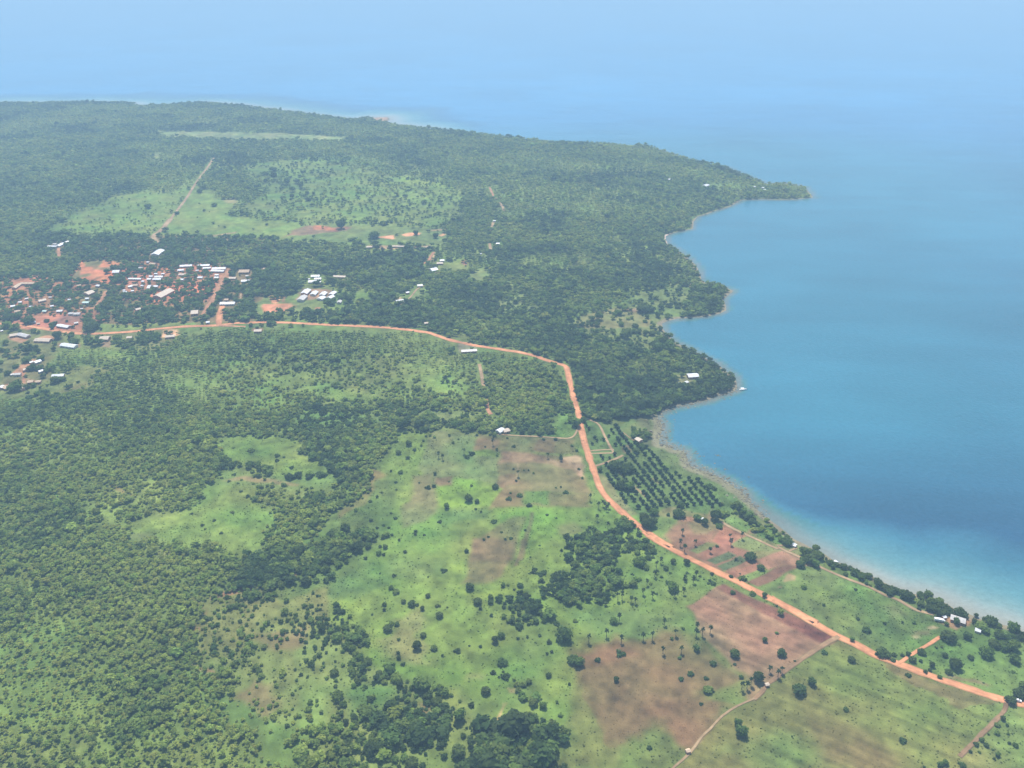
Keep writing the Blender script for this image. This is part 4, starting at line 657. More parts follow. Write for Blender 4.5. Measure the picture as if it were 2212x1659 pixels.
def scatter_mesh(name, pos, size, tint, shapes):
    """many crowns joined into one mesh: pos (n,3), size (n), tint (n,3)"""
    n = len(pos); which = rng.integers(0, len(shapes), n); rot = rng.uniform(0, 6.283, n)
    sz = rng.uniform(.8, 1.25, n)
    Vs, Ts, Qs, Cs = [], [], [], []; off = 0
    for w_, (v, t_, q_, k) in enumerate(shapes):
        i = np.where(which == w_)[0]
        if not len(i): continue
        c, s_ = np.cos(rot[i]), np.sin(rot[i])
        x = c[:, None] * v[:, 0] - s_[:, None] * v[:, 1]; y = s_[:, None] * v[:, 0] + c[:, None] * v[:, 1]
        X = np.stack([x, y, np.broadcast_to(v[:, 2], x.shape) * sz[i][:, None]], -1) * size[i][:, None, None] / 2 + pos[i][:, None, :]
        Vs.append(X.reshape(-1, 3).astype(np.float32))
        o = off + np.arange(len(i)) * len(v)
        Ts.append((t_[None] + o[:, None, None]).reshape(-1, 3))
        if len(q_): Qs.append((q_[None] + o[:, None, None]).reshape(-1, 4))
        Cs.append((tint[i][:, None, :] * k[None, :, None]).reshape(-1, 3).astype(np.float32))
        off += len(i) * len(v)
    return np_mesh(name, np.concatenate(Vs), [np.concatenate(Ts)] + ([np.concatenate(Qs)] if Qs else []), M_LEAF, np.concatenate(Cs))

r5 = np.random.default_rng(21)
SH_NEAR = [crown_shape(r5, 5, 56, .24, .58, .56, .7) for _ in range(8)]
SH_MID = [crown_shape(r5, 4, 28, .28, .58, .54, .7) for _ in range(8)]
SH_FAR = [crown_shape(r5, 2, 10, .42, .6, .5, .7) for _ in range(8)]
SH_BUSH = [crown_shape(r5, 4, 26, .30, .55, .78, .5) for _ in range(8)]
SH_HERO = [crown_shape(r5, lo_, 340, .15, fl_, sp_) for lo_, fl_, sp_ in ((11, .85, .56), (6, .95, .5), (8, .7, .66), (13, .78, .62), (5, 1.05, .42), (9, .62, .7))]

# ------------------------------------------------------------------ the woods: seed points over the land
bands = [(300, 950, 3.5, SH_NEAR), (950, 1700, 4.7, SH_MID), (1700, 4200, 5.8, SH_FAR)]
covQ = [(at(s_, P_)[:, :2], dn, sz, tn) for s_, P_, dn, sz, tn in COVER]
WOODS = []; BUSHES = []
for y0, y1, sp_, shp in bands:
    xs = np.arange(-.86 * (y1 + 220), .80 * (y1 + 220), sp_); ys = np.arange(y0, y1, sp_)
    X, Y = np.meshgrid(xs, ys); X = X.ravel(); Y = Y.ravel()
    m_ = (X > -.86 * (Y + 220)) & (X < .74 * (Y + 220)); X, Y = X[m_], Y[m_]
    X = X + rng.uniform(-.5, .5, len(X)) * sp_; Y = Y + rng.uniform(-.5, .5, len(Y)) * sp_
    D = np.full(len(X), .004); Z_ = np.full(len(X), 5.0); K = np.full(len(X), .2)
    qx = X + (fbm(X, Y, 34, 3, 3) - .5) * 44 + rng.normal(size=len(X)) * 3; qy = Y + (fbm(X, Y, 34, 13, 3) - .5) * 44 + rng.normal(size=len(X)) * 3
    for Q, dn, sz, tn in covQ:
        i = inside(Q, qx, qy); D[i] = dn; Z_[i] = sz; K[i] = tn
    clump = fbm(X, Y, 38, 5, 2)
    p_ = np.where(D > .85, D, np.clip(D * (1 + np.where(D < .5, 3.2, .9) * (clump - .5) * (D > .02)), 0, .97))
    # open, scrubby patches inside the woodland: thinner, lower and yellower growth with the grass showing
    thin = smooth(.50, .66, fbm(X * .8 + Y * .2, Y, 120, 23, 4)) * (D > .6) * np.where(Y < 1700, 1, .55)
    p_ = p_ * (1 - np.where(Y < 620, .22, .42) * thin); K = K + .34 * thin; Z_ = Z_ * (1 - .18 * thin)
    ok = rng.uniform(size=len(X)) < p_
    X, Y, Z_, K, D = X[ok], Y[ok], Z_[ok], K[ok], D[ok]
    sd = shore_dist(X, Y); ok = sd > np.where(Y > 1600, 5, 4)
    X, Y, Z_, K, D, sd = X[ok], Y[ok], Z_[ok], K[ok], D[ok], sd[ok]
    ok = road_clear(X, Y, 2.2)
    X, Y, Z_, K, D, sd = X[ok], Y[ok], Z_[ok], K[ok], D[ok], sd[ok]
    patch = fbm(X, Y, 75, 7, 3); patch2 = fbm(X, Y, 240, 17, 2)
    k = K + (patch - .5) * 1.5 + (patch2 - .5) * 1.0 + rng.normal(size=len(X)) * .22
    k = np.where(K < .16, K + np.abs(rng.normal(size=len(X))) * .16, k)
    siz = Z_ * np.exp(rng.normal(size=len(X)) * .34) * (1 - .25 * np.clip(k - .5, 0, 1)) * (1 + .3 * (patch2 - .5))
    z = height_from(X, Y, sd)
    bush = (D < .40) & (Y < 950)
    lift = np.where(bush, -.05, .16) * siz + np.where(D > .85, 1.2, 0)
    pos = np.column_stack([X, Y, z + lift])
    WOODS.append((pos, siz, k, D, shp, bush))

# ------------------------------------------------------------------ single trees, palms, bushes
TREES = [  # phrase, sheet, points (x, y, crown width in sheet units)
 ('on the open grass right of the scrubland point', 'S5', [(625, 345, 38), (895, 405, 35), (578, 465, 35), (715, 447, 35), (775, 462, 55), (855, 495, 38), (978, 542, 52), (490, 540, 20), (575, 505, 30)]),
 ('in the grass below the brown strip field', 'S5', [(1200, 340, 65), (1255, 445, 60), (1350, 420, 45), (1350, 450, 40), (1275, 495, 32), (1440, 330, 35), (1475, 325, 25), (1355, 545, 30), (1035, 490, 16)]),
 ('in the lime meadow beside the scrubland hedge', 'S5', [(600, 640, 65), (630, 605, 35), (668, 610, 38), (445, 695, 40), (862, 690, 42), (680, 720, 28), (810, 768, 70), (938, 785, 45), (1000, 838, 24), (680, 820, 30), (680, 855, 35)]),
 ('on the meadow above the pale sand patch', 'S5', [(1315, 1090, 65), (1275, 770, 28), (1385, 725, 55), (1425, 690, 55), (1195, 770, 16), (1520, 1015, 25), (1440, 955, 20), (1410, 995, 20)]),
 ('along the left edge of the faded brown field', 'S5', [(1880, 680, 115), (1945, 860, 80), (1990, 885, 80), (1770, 980, 42), (1775, 740, 35), (1760, 825, 25), (1795, 810, 28), (1705, 690, 28), (1830, 1175, 25), (1855, 1270, 32), (1920, 1045, 25)]),
 ('around the dark wood at the bottom', 'S5', [(1730, 1200, 58), (1245, 1320, 48), (1240, 1365, 45), (1120, 1280, 90), (1120, 1530, 95), (780, 1610, 90), (1200, 1450, 50), (1150, 1420, 40), (655, 1590, 50), (1330, 1350, 40)]),
 ('among the bushes of the bottom scrubland', 'S5', [(265, 1265, 40), (240, 1125, 80), (280, 1190, 50), (385, 1030, 45), (660, 995, 78), (690, 1040, 60), (215, 960, 60), (360, 1290, 50), (300, 1320, 45), (515, 1200, 30), (60, 1345, 25)]),
 ('along the hedge of the scrubland', 'S5', [(230, 700, 75), (310, 765, 65), (120, 640, 70), (40, 580, 50), (345, 790, 60), (400, 850, 55), (455, 880, 60), (540, 965, 45), (890, 1120, 70), (960, 1170, 70), (775, 1070, 40)]),
 ('in the small green field above the lime meadow', 'S5', [(725, 85, 26), (1175, 80, 35), (460, 40, 48), (585, 50, 40), (545, 45, 30), (535, 95, 40), (572, 105, 28), (440, 130, 30), (60, 385, 26), (545, 245, 14), (895, 270, 14)]),
 ('on the green strip left of the red road', 'S6', [(490, 120, 48), (395, 185, 90), (440, 235, 42), (455, 165, 42), (580, 240, 38), (628, 195, 42), (630, 375, 78), (715, 320, 30), (775, 320, 24), (375, 130, 40), (890, 330, 26)]),
 ('standing at the verge of the lower red road', 'S6', [(730, 200, 52), (1040, 300, 32), (1273, 435, 40), (905, 280, 32), (1360, 510, 20)]),
 ('in the pinkish ploughed field', 'S6', [(1052, 412, 36), (1065, 845, 66), (1398, 840, 66), (1280, 748, 42), (1363, 700, 26), (795, 808, 52), (1490, 900, 18)]),
 ('on the faded brown field', 'S6', [(210, 610, 58), (225, 1030, 42), (875, 1095, 64), (915, 915, 42), (675, 875, 30), (620, 740, 28), (1235, 1010, 84), (1110, 1010, 34), (1065, 920, 24), (700, 665, 26)]),
 ('in the olive field at the lower right', 'S6', [(1525, 1095, 90), (1612, 1045, 64), (1090, 1335, 58), (1115, 1395, 88)]),
 ('among the red vegetable plots', 'S6', [(1175, 155, 80), (1250, 235, 52), (1525, 213, 58), (1075, 180, 26), (1103, 283, 14), (715, 80, 30), (890, 105, 20)]),
 ('in the grass field between road and lane', 'S7', [(295, 905, 48), (745, 925, 32), (640, 1252, 16), (1255, 1210, 40), (1155, 1210, 26), (765, 1180, 34), (470, 1060, 34), (1000, 1220, 36)]),
 ('along the lower right stretch of red road', 'S8', [(715, 425, 46), (990, 530, 112), (925, 550, 36), (1075, 605, 42), (1355, 705, 40), (1480, 750, 42), (1415, 645, 56), (1395, 690, 36), (2105, 950, 92), (2190, 890, 120), (2200, 825, 80)]),
 ('beside the short red side track', 'S8', [(1325, 530, 72), (1205, 555, 46), (1155, 560, 38), (1080, 555, 44), (1240, 595, 62), (1315, 610, 38), (1450, 490, 32), (1495, 490, 26)]),
 ('in the green paddock right of the side track', 'S8', [(1525, 560, 52), (1650, 465, 36), (1560, 700, 62), (1620, 630, 122), (1750, 580, 52), (1885, 530, 118), (2135, 590, 96), (2050, 470, 110), (1950, 460, 90), (2120, 480, 105), (2005, 380, 90)]),
 ('around the shoreside compound', 'S8', [(1560, 385, 120), (1520, 395, 70), (1540, 290, 46), (1625, 270, 62), (1720, 390, 80), (1665, 185, 112), (1800, 215, 46), (1700, 265, 34), (1440, 218, 30)]),
 ('by the water in the far lower right', 'S8', [(2120, 315, 98), (1930, 260, 105), (1850, 300, 100), (1880, 345, 70), (1790, 270, 60), (2160, 350, 50), (1990, 300, 60)]),
 ('in the olive field near its upper edge', 'S8', [(97, 190, 64), (715, 595, 66), (665, 1030, 44), (220, 615, 20), (190, 1270, 18)]),
 ('in the young orchard at the lower right corner', 'S8', [(2030, 1115, 50), (1980, 1165, 46), (2065, 1170, 32), (1980, 1240, 42), (2075, 1245, 32), (1905, 1250, 24), (1800, 1335, 46), (1845, 1300, 42), (1885, 1345, 42), (1825, 1405, 30), (1745, 1400, 32), (2085, 1325, 32), (2140, 1345, 46), (1985, 1430, 46), (1955, 1465, 28), (1990, 1325, 20), (2085, 1405, 22), (1940, 1385, 22)]),
 ('at the very bottom edge of the olive field', 'S8', [(1490, 1518, 56), (1530, 1500, 52), (1685, 1522, 52), (1345, 1535, 26), (1655, 1500, 34)]),
 ('in the big clump by the shore lane bend', 'S7', [(310, 600, 90), (395, 570, 76), (350, 650, 110), (425, 625, 100), (400, 705, 74), (300, 660, 70), (265, 700, 78), (290, 575, 60)]),
 ('in the upper beach belt beside the lane', 'S7', [(525, 690, 62), (580, 705, 52), (550, 730, 46), (640, 722, 66), (740, 770, 84), (800, 800, 92), (860, 805, 64), (660, 792, 42), (700, 740, 50)]),
 ('in the lower beach belt beside the lane', 'S7', [(840, 867, 42), (930, 842, 54), (950, 880, 90), (1010, 912, 80), (1080, 920, 92), (1040, 955, 70), (1160, 970, 90), (1220, 990, 96), (1320, 970, 72), (1385, 975, 80), (875, 890, 30)]),
 ('in the dense beach clump above the compound', 'S7', [(1320, 1050, 62), (1300, 1095, 38), (1400, 1040, 90), (1450, 1080, 120), (1540, 1080, 100), (1390, 1090, 80), (1500, 1120, 90), (1560, 1120, 70), (1480, 1030, 70)]),
 ('on the reedy shore above the red plots', 'S3', [(1590, 1160, 52), (1690, 1212, 80), (1630, 1188, 52), (1990, 1385, 100), (1940, 1370, 60), (1880, 1300, 60), (1355, 930, 46), (1740, 1240, 50), (1800, 1260, 30)]),
 ('at the foot of the plantation', 'S3', [(790, 1218, 125), (740, 1180, 84), (830, 1130, 84), (1050, 1140, 106), (1060, 1070, 72), (1210, 1185, 72), (1370, 1168, 116), (1270, 1225, 70), (1400, 1257, 60), (760, 1240, 90), (955, 1160, 34), (1010, 1185, 26)]),
 ('inside the shoreside plantation', 'S3', [(480, 735, 112), (600, 745, 118), (570, 890, 118), (620, 912, 95), (360, 770, 50), (730, 560, 60), (750, 500, 50), (680, 600, 60), (520, 910, 60), (930, 1030, 50)]),
 ('leaning over the red road bend', 'S3', [(150, 358, 96), (215, 335, 58), (110, 330, 70), (60, 360, 30)]),
 ('left of the red road by the palm grove', 'S3', [(590, 1232, 120), (540, 1240, 90), (825, 1470, 56), (700, 1330, 50), (690, 1480, 36), (180, 1420, 78), (110, 1490, 40), (660, 1250, 40)]),
 ('on the meadow by the middle bay', 'R6', [(1215, 450, 68), (1355, 415, 60), (1665, 382, 56), (1785, 375, 44), (1640, 440, 46), (1710, 440, 42), (1565, 450, 40), (1550, 482, 36), (1475, 515, 50), (1375, 505, 42), (1060, 490, 24)]),
 ('in the grove on the middle bay shore', 'R6', [(1530, 390, 80), (1580, 385, 80), (1620, 650, 90), (1680, 630, 90), (1720, 650, 80), (1650, 680, 80), (1500, 560, 46), (1550, 570, 50), (1600, 570, 50), (1660, 540, 40), (1495, 632, 34), (1550, 680, 30)]),
 ('at the wood edge above the brown fields', 'S2', [(755, 635, 50), (795, 678, 32), (700, 500, 80), (740, 470, 70), (1090, 490, 60), (1130, 490, 50), (1210, 510, 70), (1275, 470, 44), (870, 470, 34), (910, 510, 28), (1250, 572, 24), (680, 700, 40), (745, 735, 34)]),
 ('in the lime corner of the brown fields', 'S2', [(945, 855, 30), (695, 840, 36), (625, 835, 22), (1385, 945, 46), (1190, 1035, 66), (1250, 1055, 36), (1030, 1090, 46), (935, 940, 34), (1210, 940, 24), (1280, 1130, 20), (1240, 1110, 22)]),
 ('on the upper green half of the brown fields', 'S2', [(1075, 625, 26), (1050, 575, 24), (780, 545, 26), (815, 550, 26), (845, 555, 26), (880, 580, 24), (910, 575, 24), (860, 615, 22), (845, 650, 22), (1115, 605, 16), (1180, 630, 14)]),
 ('in the meadow left of the lime corner', 'S2', [(480, 1190, 32), (805, 1270, 30), (805, 1292, 26), (660, 915, 24), (830, 920, 18), (525, 1020, 26), (560, 990, 20), (665, 970, 16), (625, 1140, 20), (370, 1115, 34), (295, 1290, 32), (635, 1295, 28), (610, 1245, 22), (525, 1245, 24), (685, 1335, 24)]),
 ('on the brown strip field', 'S2', [(1300, 1330, 26), (1458, 1328, 24), (1175, 1410, 34), (727, 1420, 28), (1600, 1262, 22), (1640, 1460, 16), (1705, 1375, 16)]),
 ('in the pale brown plots by the road', 'S2', [(1860, 740, 34), (1990, 820, 24), (2015, 885, 24), (1515, 820, 20), (1625, 830, 16), (1660, 850, 20), (1535, 905, 20), (1825, 955, 18), (1860, 950, 18), (1495, 992, 22), (1820, 602, 30), (1470, 595, 20), (1940, 650, 24), (1975, 685, 28), (1310, 660, 16)]),
 ('at the green court of the village field', 'R2', [(430, 902, 62), (310, 930, 34), (285, 930, 34), (55, 912, 22), (815, 912, 38), (690, 892, 36), (870, 935, 30), (225, 842, 60), (450, 985, 36), (625, 658, 30)]),
 ('scattered over the far parkland', 'R1', [(1700, 490, 46), (1705, 540, 50), (1650, 520, 40), (1785, 572, 44), (1820, 622, 42), (1868, 600, 34), (1915, 682, 34), (1650, 570, 30), (1818, 665, 34), (1242, 630, 34), (1100, 765, 30), (1330, 715, 34), (1395, 855, 22), (1325, 830, 22), (1660, 838, 22), (920, 725, 40), (1270, 752, 20)]),
 ('around the village market ground', 'R4', [(245, 790, 96), (460, 820, 66), (405, 795, 46), (455, 858, 44), (635, 850, 40), (770, 850, 110), (820, 830, 90), (580, 800, 30), (60, 760, 90), (150, 750, 80), (60, 830, 80)]),
 ('below the village road', 'R4', [(490, 925, 92), (620, 910, 50), (760, 950, 66), (860, 935, 66), (310, 1030, 50), (320, 1060, 60), (465, 1045, 46), (20, 1055, 44), (60, 1060, 44), (640, 970, 80), (1020, 940, 80), (1360, 925, 90), (880, 870, 30)]),
 ('in the lower left hamlet', 'R4', [(125, 1360, 120), (230, 1370, 56), (270, 1200, 80), (335, 1200, 70), (60, 1250, 60), (130, 1190, 52), (225, 1130, 80), (355, 1120, 62), (400, 1240, 46), (480, 1310, 80), (540, 1300, 60), (315, 1435, 50), (675, 1330, 34), (0, 1155, 50), (290, 1360, 50)]),
]
PALMS = [
 ('on the brown plots left of the road', 'S2', [(1860, 735, 26), (1550, 850, 14), (1365, 620, 14), (1395, 690, 12), (1765, 720, 14), (1000, 730, 16), (1155, 690, 14), (970, 715, 14)]),
 ('on the faded brown field edge', 'S6', [(800, 648, 24), (840, 688, 24), (650, 698, 24), (485, 715, 24), (420, 720, 20), (265, 740, 22), (160, 695, 22), (895, 670, 22), (795, 690, 22), (250, 585, 22), (570, 617, 18), (560, 820, 22), (690, 815, 24), (35, 735, 24)]),
 ('in the green strip below the palm grove', 'S6', [(500, 280, 28), (545, 185, 26), (515, 215, 26), (705, 400, 28), (640, 420, 26), (715, 310, 30), (775, 315, 26), (795, 283, 22), (420, 405, 26), (485, 430, 20), (340, 300, 30), (445, 340, 22), (240, 440, 24), (335, 460, 22), (115, 400, 30), (205, 400, 20), (270, 430, 20), (365, 470, 20)]),
 ('by the roadside below the plantation', 'S3', [(385, 1060, 36), (405, 1075, 36), (435, 1075, 34), (350, 1075, 30), (420, 1100, 30), (275, 1005, 24), (335, 1180, 36), (430, 1250, 30), (690, 1300, 34), (710, 1350, 34)]),
 ('along the footpath to the tiny hut', 'S6', [(1120, 1070, 24), (1155, 1065, 20), (1185, 1038, 24), (1315, 955, 24), (1402, 962, 22), (1375, 982, 22)]),
 ('on the shore plots', 'S3', [(1060, 1400, 30), (1190, 1400, 26), (1505, 1390, 24), (1320, 1465, 24), (1495, 1350, 20), (1100, 1450, 30), (1600, 1335, 20), (1080, 1305, 18)]),
]
def pxdist(uv): return np.linalg.norm(hit_z(uv, 10.0) - 0, axis=1), None
def real_width(sh, x, y, wz):
    uv = px(sh, [(x, y)]); p = hit_z(uv, 12.0)[0]
    return wz * SH[sh][2] * math.sqrt(p[0] ** 2 + p[1] ** 2 + 505 ** 2) / FPX / math.sqrt(1 + ((uv[0, 0] - 1106) / FPX) ** 2)

def tube(P, rad, n=7):
    P = np.asarray(P, float); V, F = [], []
    for i, (p, r_) in enumerate(zip(P, rad)):
        t_ = P[min(i + 1, len(P) - 1)] - P[max(i - 1, 0)]; t_ /= np.linalg.norm(t_)
        u = np.cross(t_, (.3, 1, .1)); u /= np.linalg.norm(u); v = np.cross(t_, u)
        for k in range(n):
            a_ = 2 * math.pi * k / n
            V.append(p + (u * math.cos(a_) + v * math.sin(a_)) * r_)
    for i in range(len(P) - 1):
        for k in range(n):
            a_, b_ = i * n + k, i * n + (k + 1) % n
            F.append((a_, b_, b_ + n, a_ + n))
    return np.array(V), np.array(F)
def join(parts):
    V, F, o = [], [], 0
    for v, f in parts: V.append(v); F.append(f + o); o += len(v)
    return np.concatenate(V), np.concatenate(F)

# unit tree: crown radius 1 centred over the origin, trunk with limbs
TRUNKS = []
for i in range(4):
    r = np.random.default_rng(300 + i)
    parts = [tube([(0, 0, -.25), (.02, .01, .1), (.03, -.02, .32), (.02, .02, .55), (0, 0, .95)], [.11, .085, .075, .06, .02], 8)]
    for k in range(5):
        a_ = k * 1.257 + r.uniform(0, .6); c_, s_ = math.cos(a_), math.sin(a_)
        parts.append(tube([(.02, 0, .3 + .05 * k), (c_ * .25, s_ * .25, .55 + .06 * k), (c_ * .55, s_ * .55, .8 + .05 * k)], [.05, .035, .012], 6))
    TRUNKS.append(np_mesh('trunk', *(lambda q: (q[0], [q[1]]))(join(parts)), M_BARK, None, True))
CROWNS = {}
for kind, k in (('dark', .17), ('green', .38), ('bright', 1.0)):
    for i, (v, t_, q_, kk) in enumerate(SH_HERO):
        base = tints(np.array([k]), 1)[0] / rng.uniform(.9, 1.1)
        CROWNS[kind, i] = np_mesh('crown', v + (0, 0, .18), [t_, q_], M_LEAF, base[None] * kk[:, None])
# unit palm: trunk height 1
pv, pf = tube([(0, 0, -.05), (.01, 0, .3), (.02, .01, .65), (.02, .01, 1)], [.045, .034, .028, .024], 8)
PTRUNK = np_mesh('trunk', pv, [pf], M_PALMBARK, None, True)
def frond_crown(r):
    V, Q, C = [], [], []; n = 0
    for i in range(20):
        a_ = i * 2.4 + r.uniform(-.2, .2); el = r.uniform(-.1, 1.15); L = r.uniform(.42, .54)
        d_ = np.array([math.cos(a_), math.sin(a_), 0]); s_ = np.array([-math.sin(a_), math.cos(a_), 0])
        rr = [.0, .3, .6, .85, 1.0]; ww = [.02, .085, .1, .075, .01]
        for j in range(5):
            x = rr[j] * L; zz = math.sin(el) * x - .55 * (rr[j] ** 2) * L * (1.1 - .4 * el)
            c_ = d_ * x * math.cos(el * .7) + np.array([.02, .01, 1 + zz])
            w_ = ww[j]
            V += [c_ - s_ * w_ - (0, 0, w_ * .5), c_, c_ + s_ * w_ - (0, 0, w_ * .5)]; C += [r.uniform(.8, 1.2)] * 3
            if j: b_ = n + j * 3; Q += [(b_ - 3, b_ - 2, b_ + 1, b_), (b_ - 2, b_ - 1, b_ + 2, b_ + 1)]
        n += 15
    return np.array(V), np.array(Q), np.array(C)
PCROWNS = []
for i in range(3):
    v, q_, c_ = frond_crown(np.random.default_rng(70 + i))
    PCROWNS.append(np_mesh('crown', v, [q_], M_LEAF, np.array([(.045, .075, .026)]) * c_[:, None]))

ORD = ['leftmost', 'second from left', 'third from left', 'fourth from left', 'fifth from left', 'sixth from left', 'seventh from left', 'eighth from left', 'ninth from left', 'tenth from left', 'eleventh from left',
       'twelfth from left', 'thirteenth from left', 'fourteenth from left', 'fifteenth from left', 'sixteenth from left', 'seventeenth from left', 'eighteenth from left', 'nineteenth from left', 'twentieth from left']
def ordinal(k, n):
    if n == 1: return 'only'
    if k == n - 1 and n > 2: return 'rightmost'
    if k == n - 2 and n > 5: return 'second from right'
    if k == n - 3 and n > 8: return 'third from right'
    return ORD[k]
def place(name, label, cat, group, loc, rot, size, parts):
    e = bpy.data.objects.new(name, None); COL.objects.link(e)
    e.location = loc; e.rotation_euler = (0, 0, rot); e.empty_display_size = 1
    tag(e, label, cat, group)
    for pn, me, sc in parts:
        o = bpy.data.objects.new(pn, me); COL.objects.link(o); o.parent = e; o.scale = sc
    return e
HEROES = []; cand = []
for phrase, sh, pts in TREES:
    pts = [p for p in pts if -30 < px(sh, [p[:2]])[0, 0] < 2245 and px(sh, [p[:2]])[0, 1] < 1690]
    pts.sort()
    for i, (x, y, wz) in enumerate(pts):
        W = real_width(sh, x, y, wz) * .97
        g = ground(px(sh, [(x, y)]), W * .42)[0]
        kind = 'bright' if (sh, x) == ('S8', 97) else 'dark' if random.random() < .66 else 'green'
        cand.append((wz * SH[sh][2], phrase, i, len(pts), W, g, kind))
        HEROES.append((g[0], g[1], W * .5))
cand.sort(key=lambda c: -c[0])
for _, phrase, i, n, W, g, kind in cand[:300]:
    word = 'small' if W < 6.5 else 'big' if W > 14 else 'medium'
    look = {'dark': 'dark', 'green': 'green', 'bright': 'bright yellow-green'}[kind]
    place('tree', f'{word} {look} tree, {ordinal(i, n)} {phrase}', 'tree', 'trees ' + phrase, (g[0], g[1], g[2] - .1), random.uniform(0, 6.28), W,
          [('trunk', TRUNKS[i % 4], (W * .5,) * 3), ('crown', CROWNS[kind, random.randrange(6)], (W * .5, W * .5, W * .5 * random.uniform(.85, 1.1)))])
far = cand[300:]
tag(link('treetop_foliage', scatter_mesh('treetop_foliage', np.array([c[5] + (0, 0, c[4] * .1) for c in far]), np.array([c[4] for c in far]), tints(np.array([.02 if c[6] == 'dark' else .3 for c in far]), len(far)), SH_NEAR)),
    'smaller single trees scattered over the fields and far parkland', 'trees', kind='stuff')
for phrase, sh, pts in PALMS:
    pts = sorted(pts)
    for i, (x, y, wz) in enumerate(pts):
        W = max(real_width(sh, x, y, wz), 4.5); H = W * random.uniform(1.15, 1.6)
        g = ground(px(sh, [(x, y)]), H * .75)[0]
        HEROES.append((g[0], g[1], W * .3))
        place('palm_tree', f'thin palm, {ordinal(i, len(pts))} of those {phrase}', 'palm tree', 'palms ' + phrase, (g[0], g[1], g[2] - .1), random.uniform(0, 6.28), W,
              [('trunk', PTRUNK, (H, H, H)), ('crown', PCROWNS[i % 3], (W, W, H))])
# the plantation: rows of young trees between the red road and the rocky shore
PLQ = at('S3', [(220, 385), (330, 375), (500, 395), (560, 430), (650, 500), (740, 570), (820, 590), (890, 710), (1000, 800), (1150, 840), (1290, 900), (1390, 1050), (1480, 1125), (1420, 1140), (1250, 1105), (1000, 1095), (830, 1130), (690, 1140), (500, 1000), (415, 850), (345, 740), (275, 600)])[:, :2]
ra, rb = at('S3', [(560, 420), (830, 760)])[:, :2]
rd = (rb - ra) / np.linalg.norm(rb - ra); rn = np.array([-rd[1], rd[0]])
cc = PLQ.mean(0); PL = []
for i in range(-45, 46):
    for j in range(-60, 61):
        p = cc + rd * i * 6.6 + rn * j * 8.6 + rng.normal(size=2) * .4
        PL.append(p)
PL = np.array(PL)
PL = PL[inside(PLQ, PL[:, 0], PL[:, 1])]
west = inside(at('S3', [(200, 370), (400, 380), (520, 430), (480, 640), (440, 690), (340, 760), (260, 560)])[:, :2], PL[:, 0], PL[:, 1])
PL = PL[(rng.uniform(size=len(PL)) < np.where(west, .55, .9)) & road_clear(PL[:, 0], PL[:, 1], 2.0)]
PL = PL[np.argsort(PL[:, 1])]
zz = height(PL[:, 0], PL[:, 1])
SMALLC = [np_mesh('crown', v + (0, 0, .2), [t_, q_], M_LEAF, np.array([(.030, .062, .026)]) * k[:, None]) for v, t_, q_, k in [crown_shape(r5, 5, 60, .24, .9) for _ in range(5)]]
westf = inside(at('S3', [(200, 370), (400, 380), (520, 430), (480, 640), (440, 690), (340, 760), (260, 560)])[:, :2], PL[:, 0], PL[:, 1])
for i in range(min(300, len(PL))):
    W = rng.uniform(3.6, 5.0) if westf[i] else rng.uniform(4.0, 5.8)
    ph = ('small round sapling in the sparse grassy rows right beside the red road', 'saplings of the sparse rows') if westf[i] else ('bushy dark green tree in the dense rows of the shoreside plantation', 'trees of the dense plantation rows')
    place('orchard_tree', ph[0], 'orchard tree', ph[1], (PL[i, 0], PL[i, 1], zz[i] - .1), rng.uniform(0, 6.28), W,
          [('trunk', TRUNKS[i % 4], (W * .5,) * 3), ('crown', SMALLC[i % 5], (W * .5, W * .5, W * .55))])
if len(PL) > 300:
    pos = np.column_stack([PL[300:], zz[300:] + .6]); n = len(pos)
    tag(link('orchard_foliage', scatter_mesh('orchard_foliage', pos, rng.uniform(4.4, 6.6, n), tints(np.full(n, .08), n), SH_NEAR)), 'dark green tree rows at the far end of the shoreside plantation', 'orchard', kind='stuff')
HEROES += [(p[0], p[1], 2.0) for p in PL]

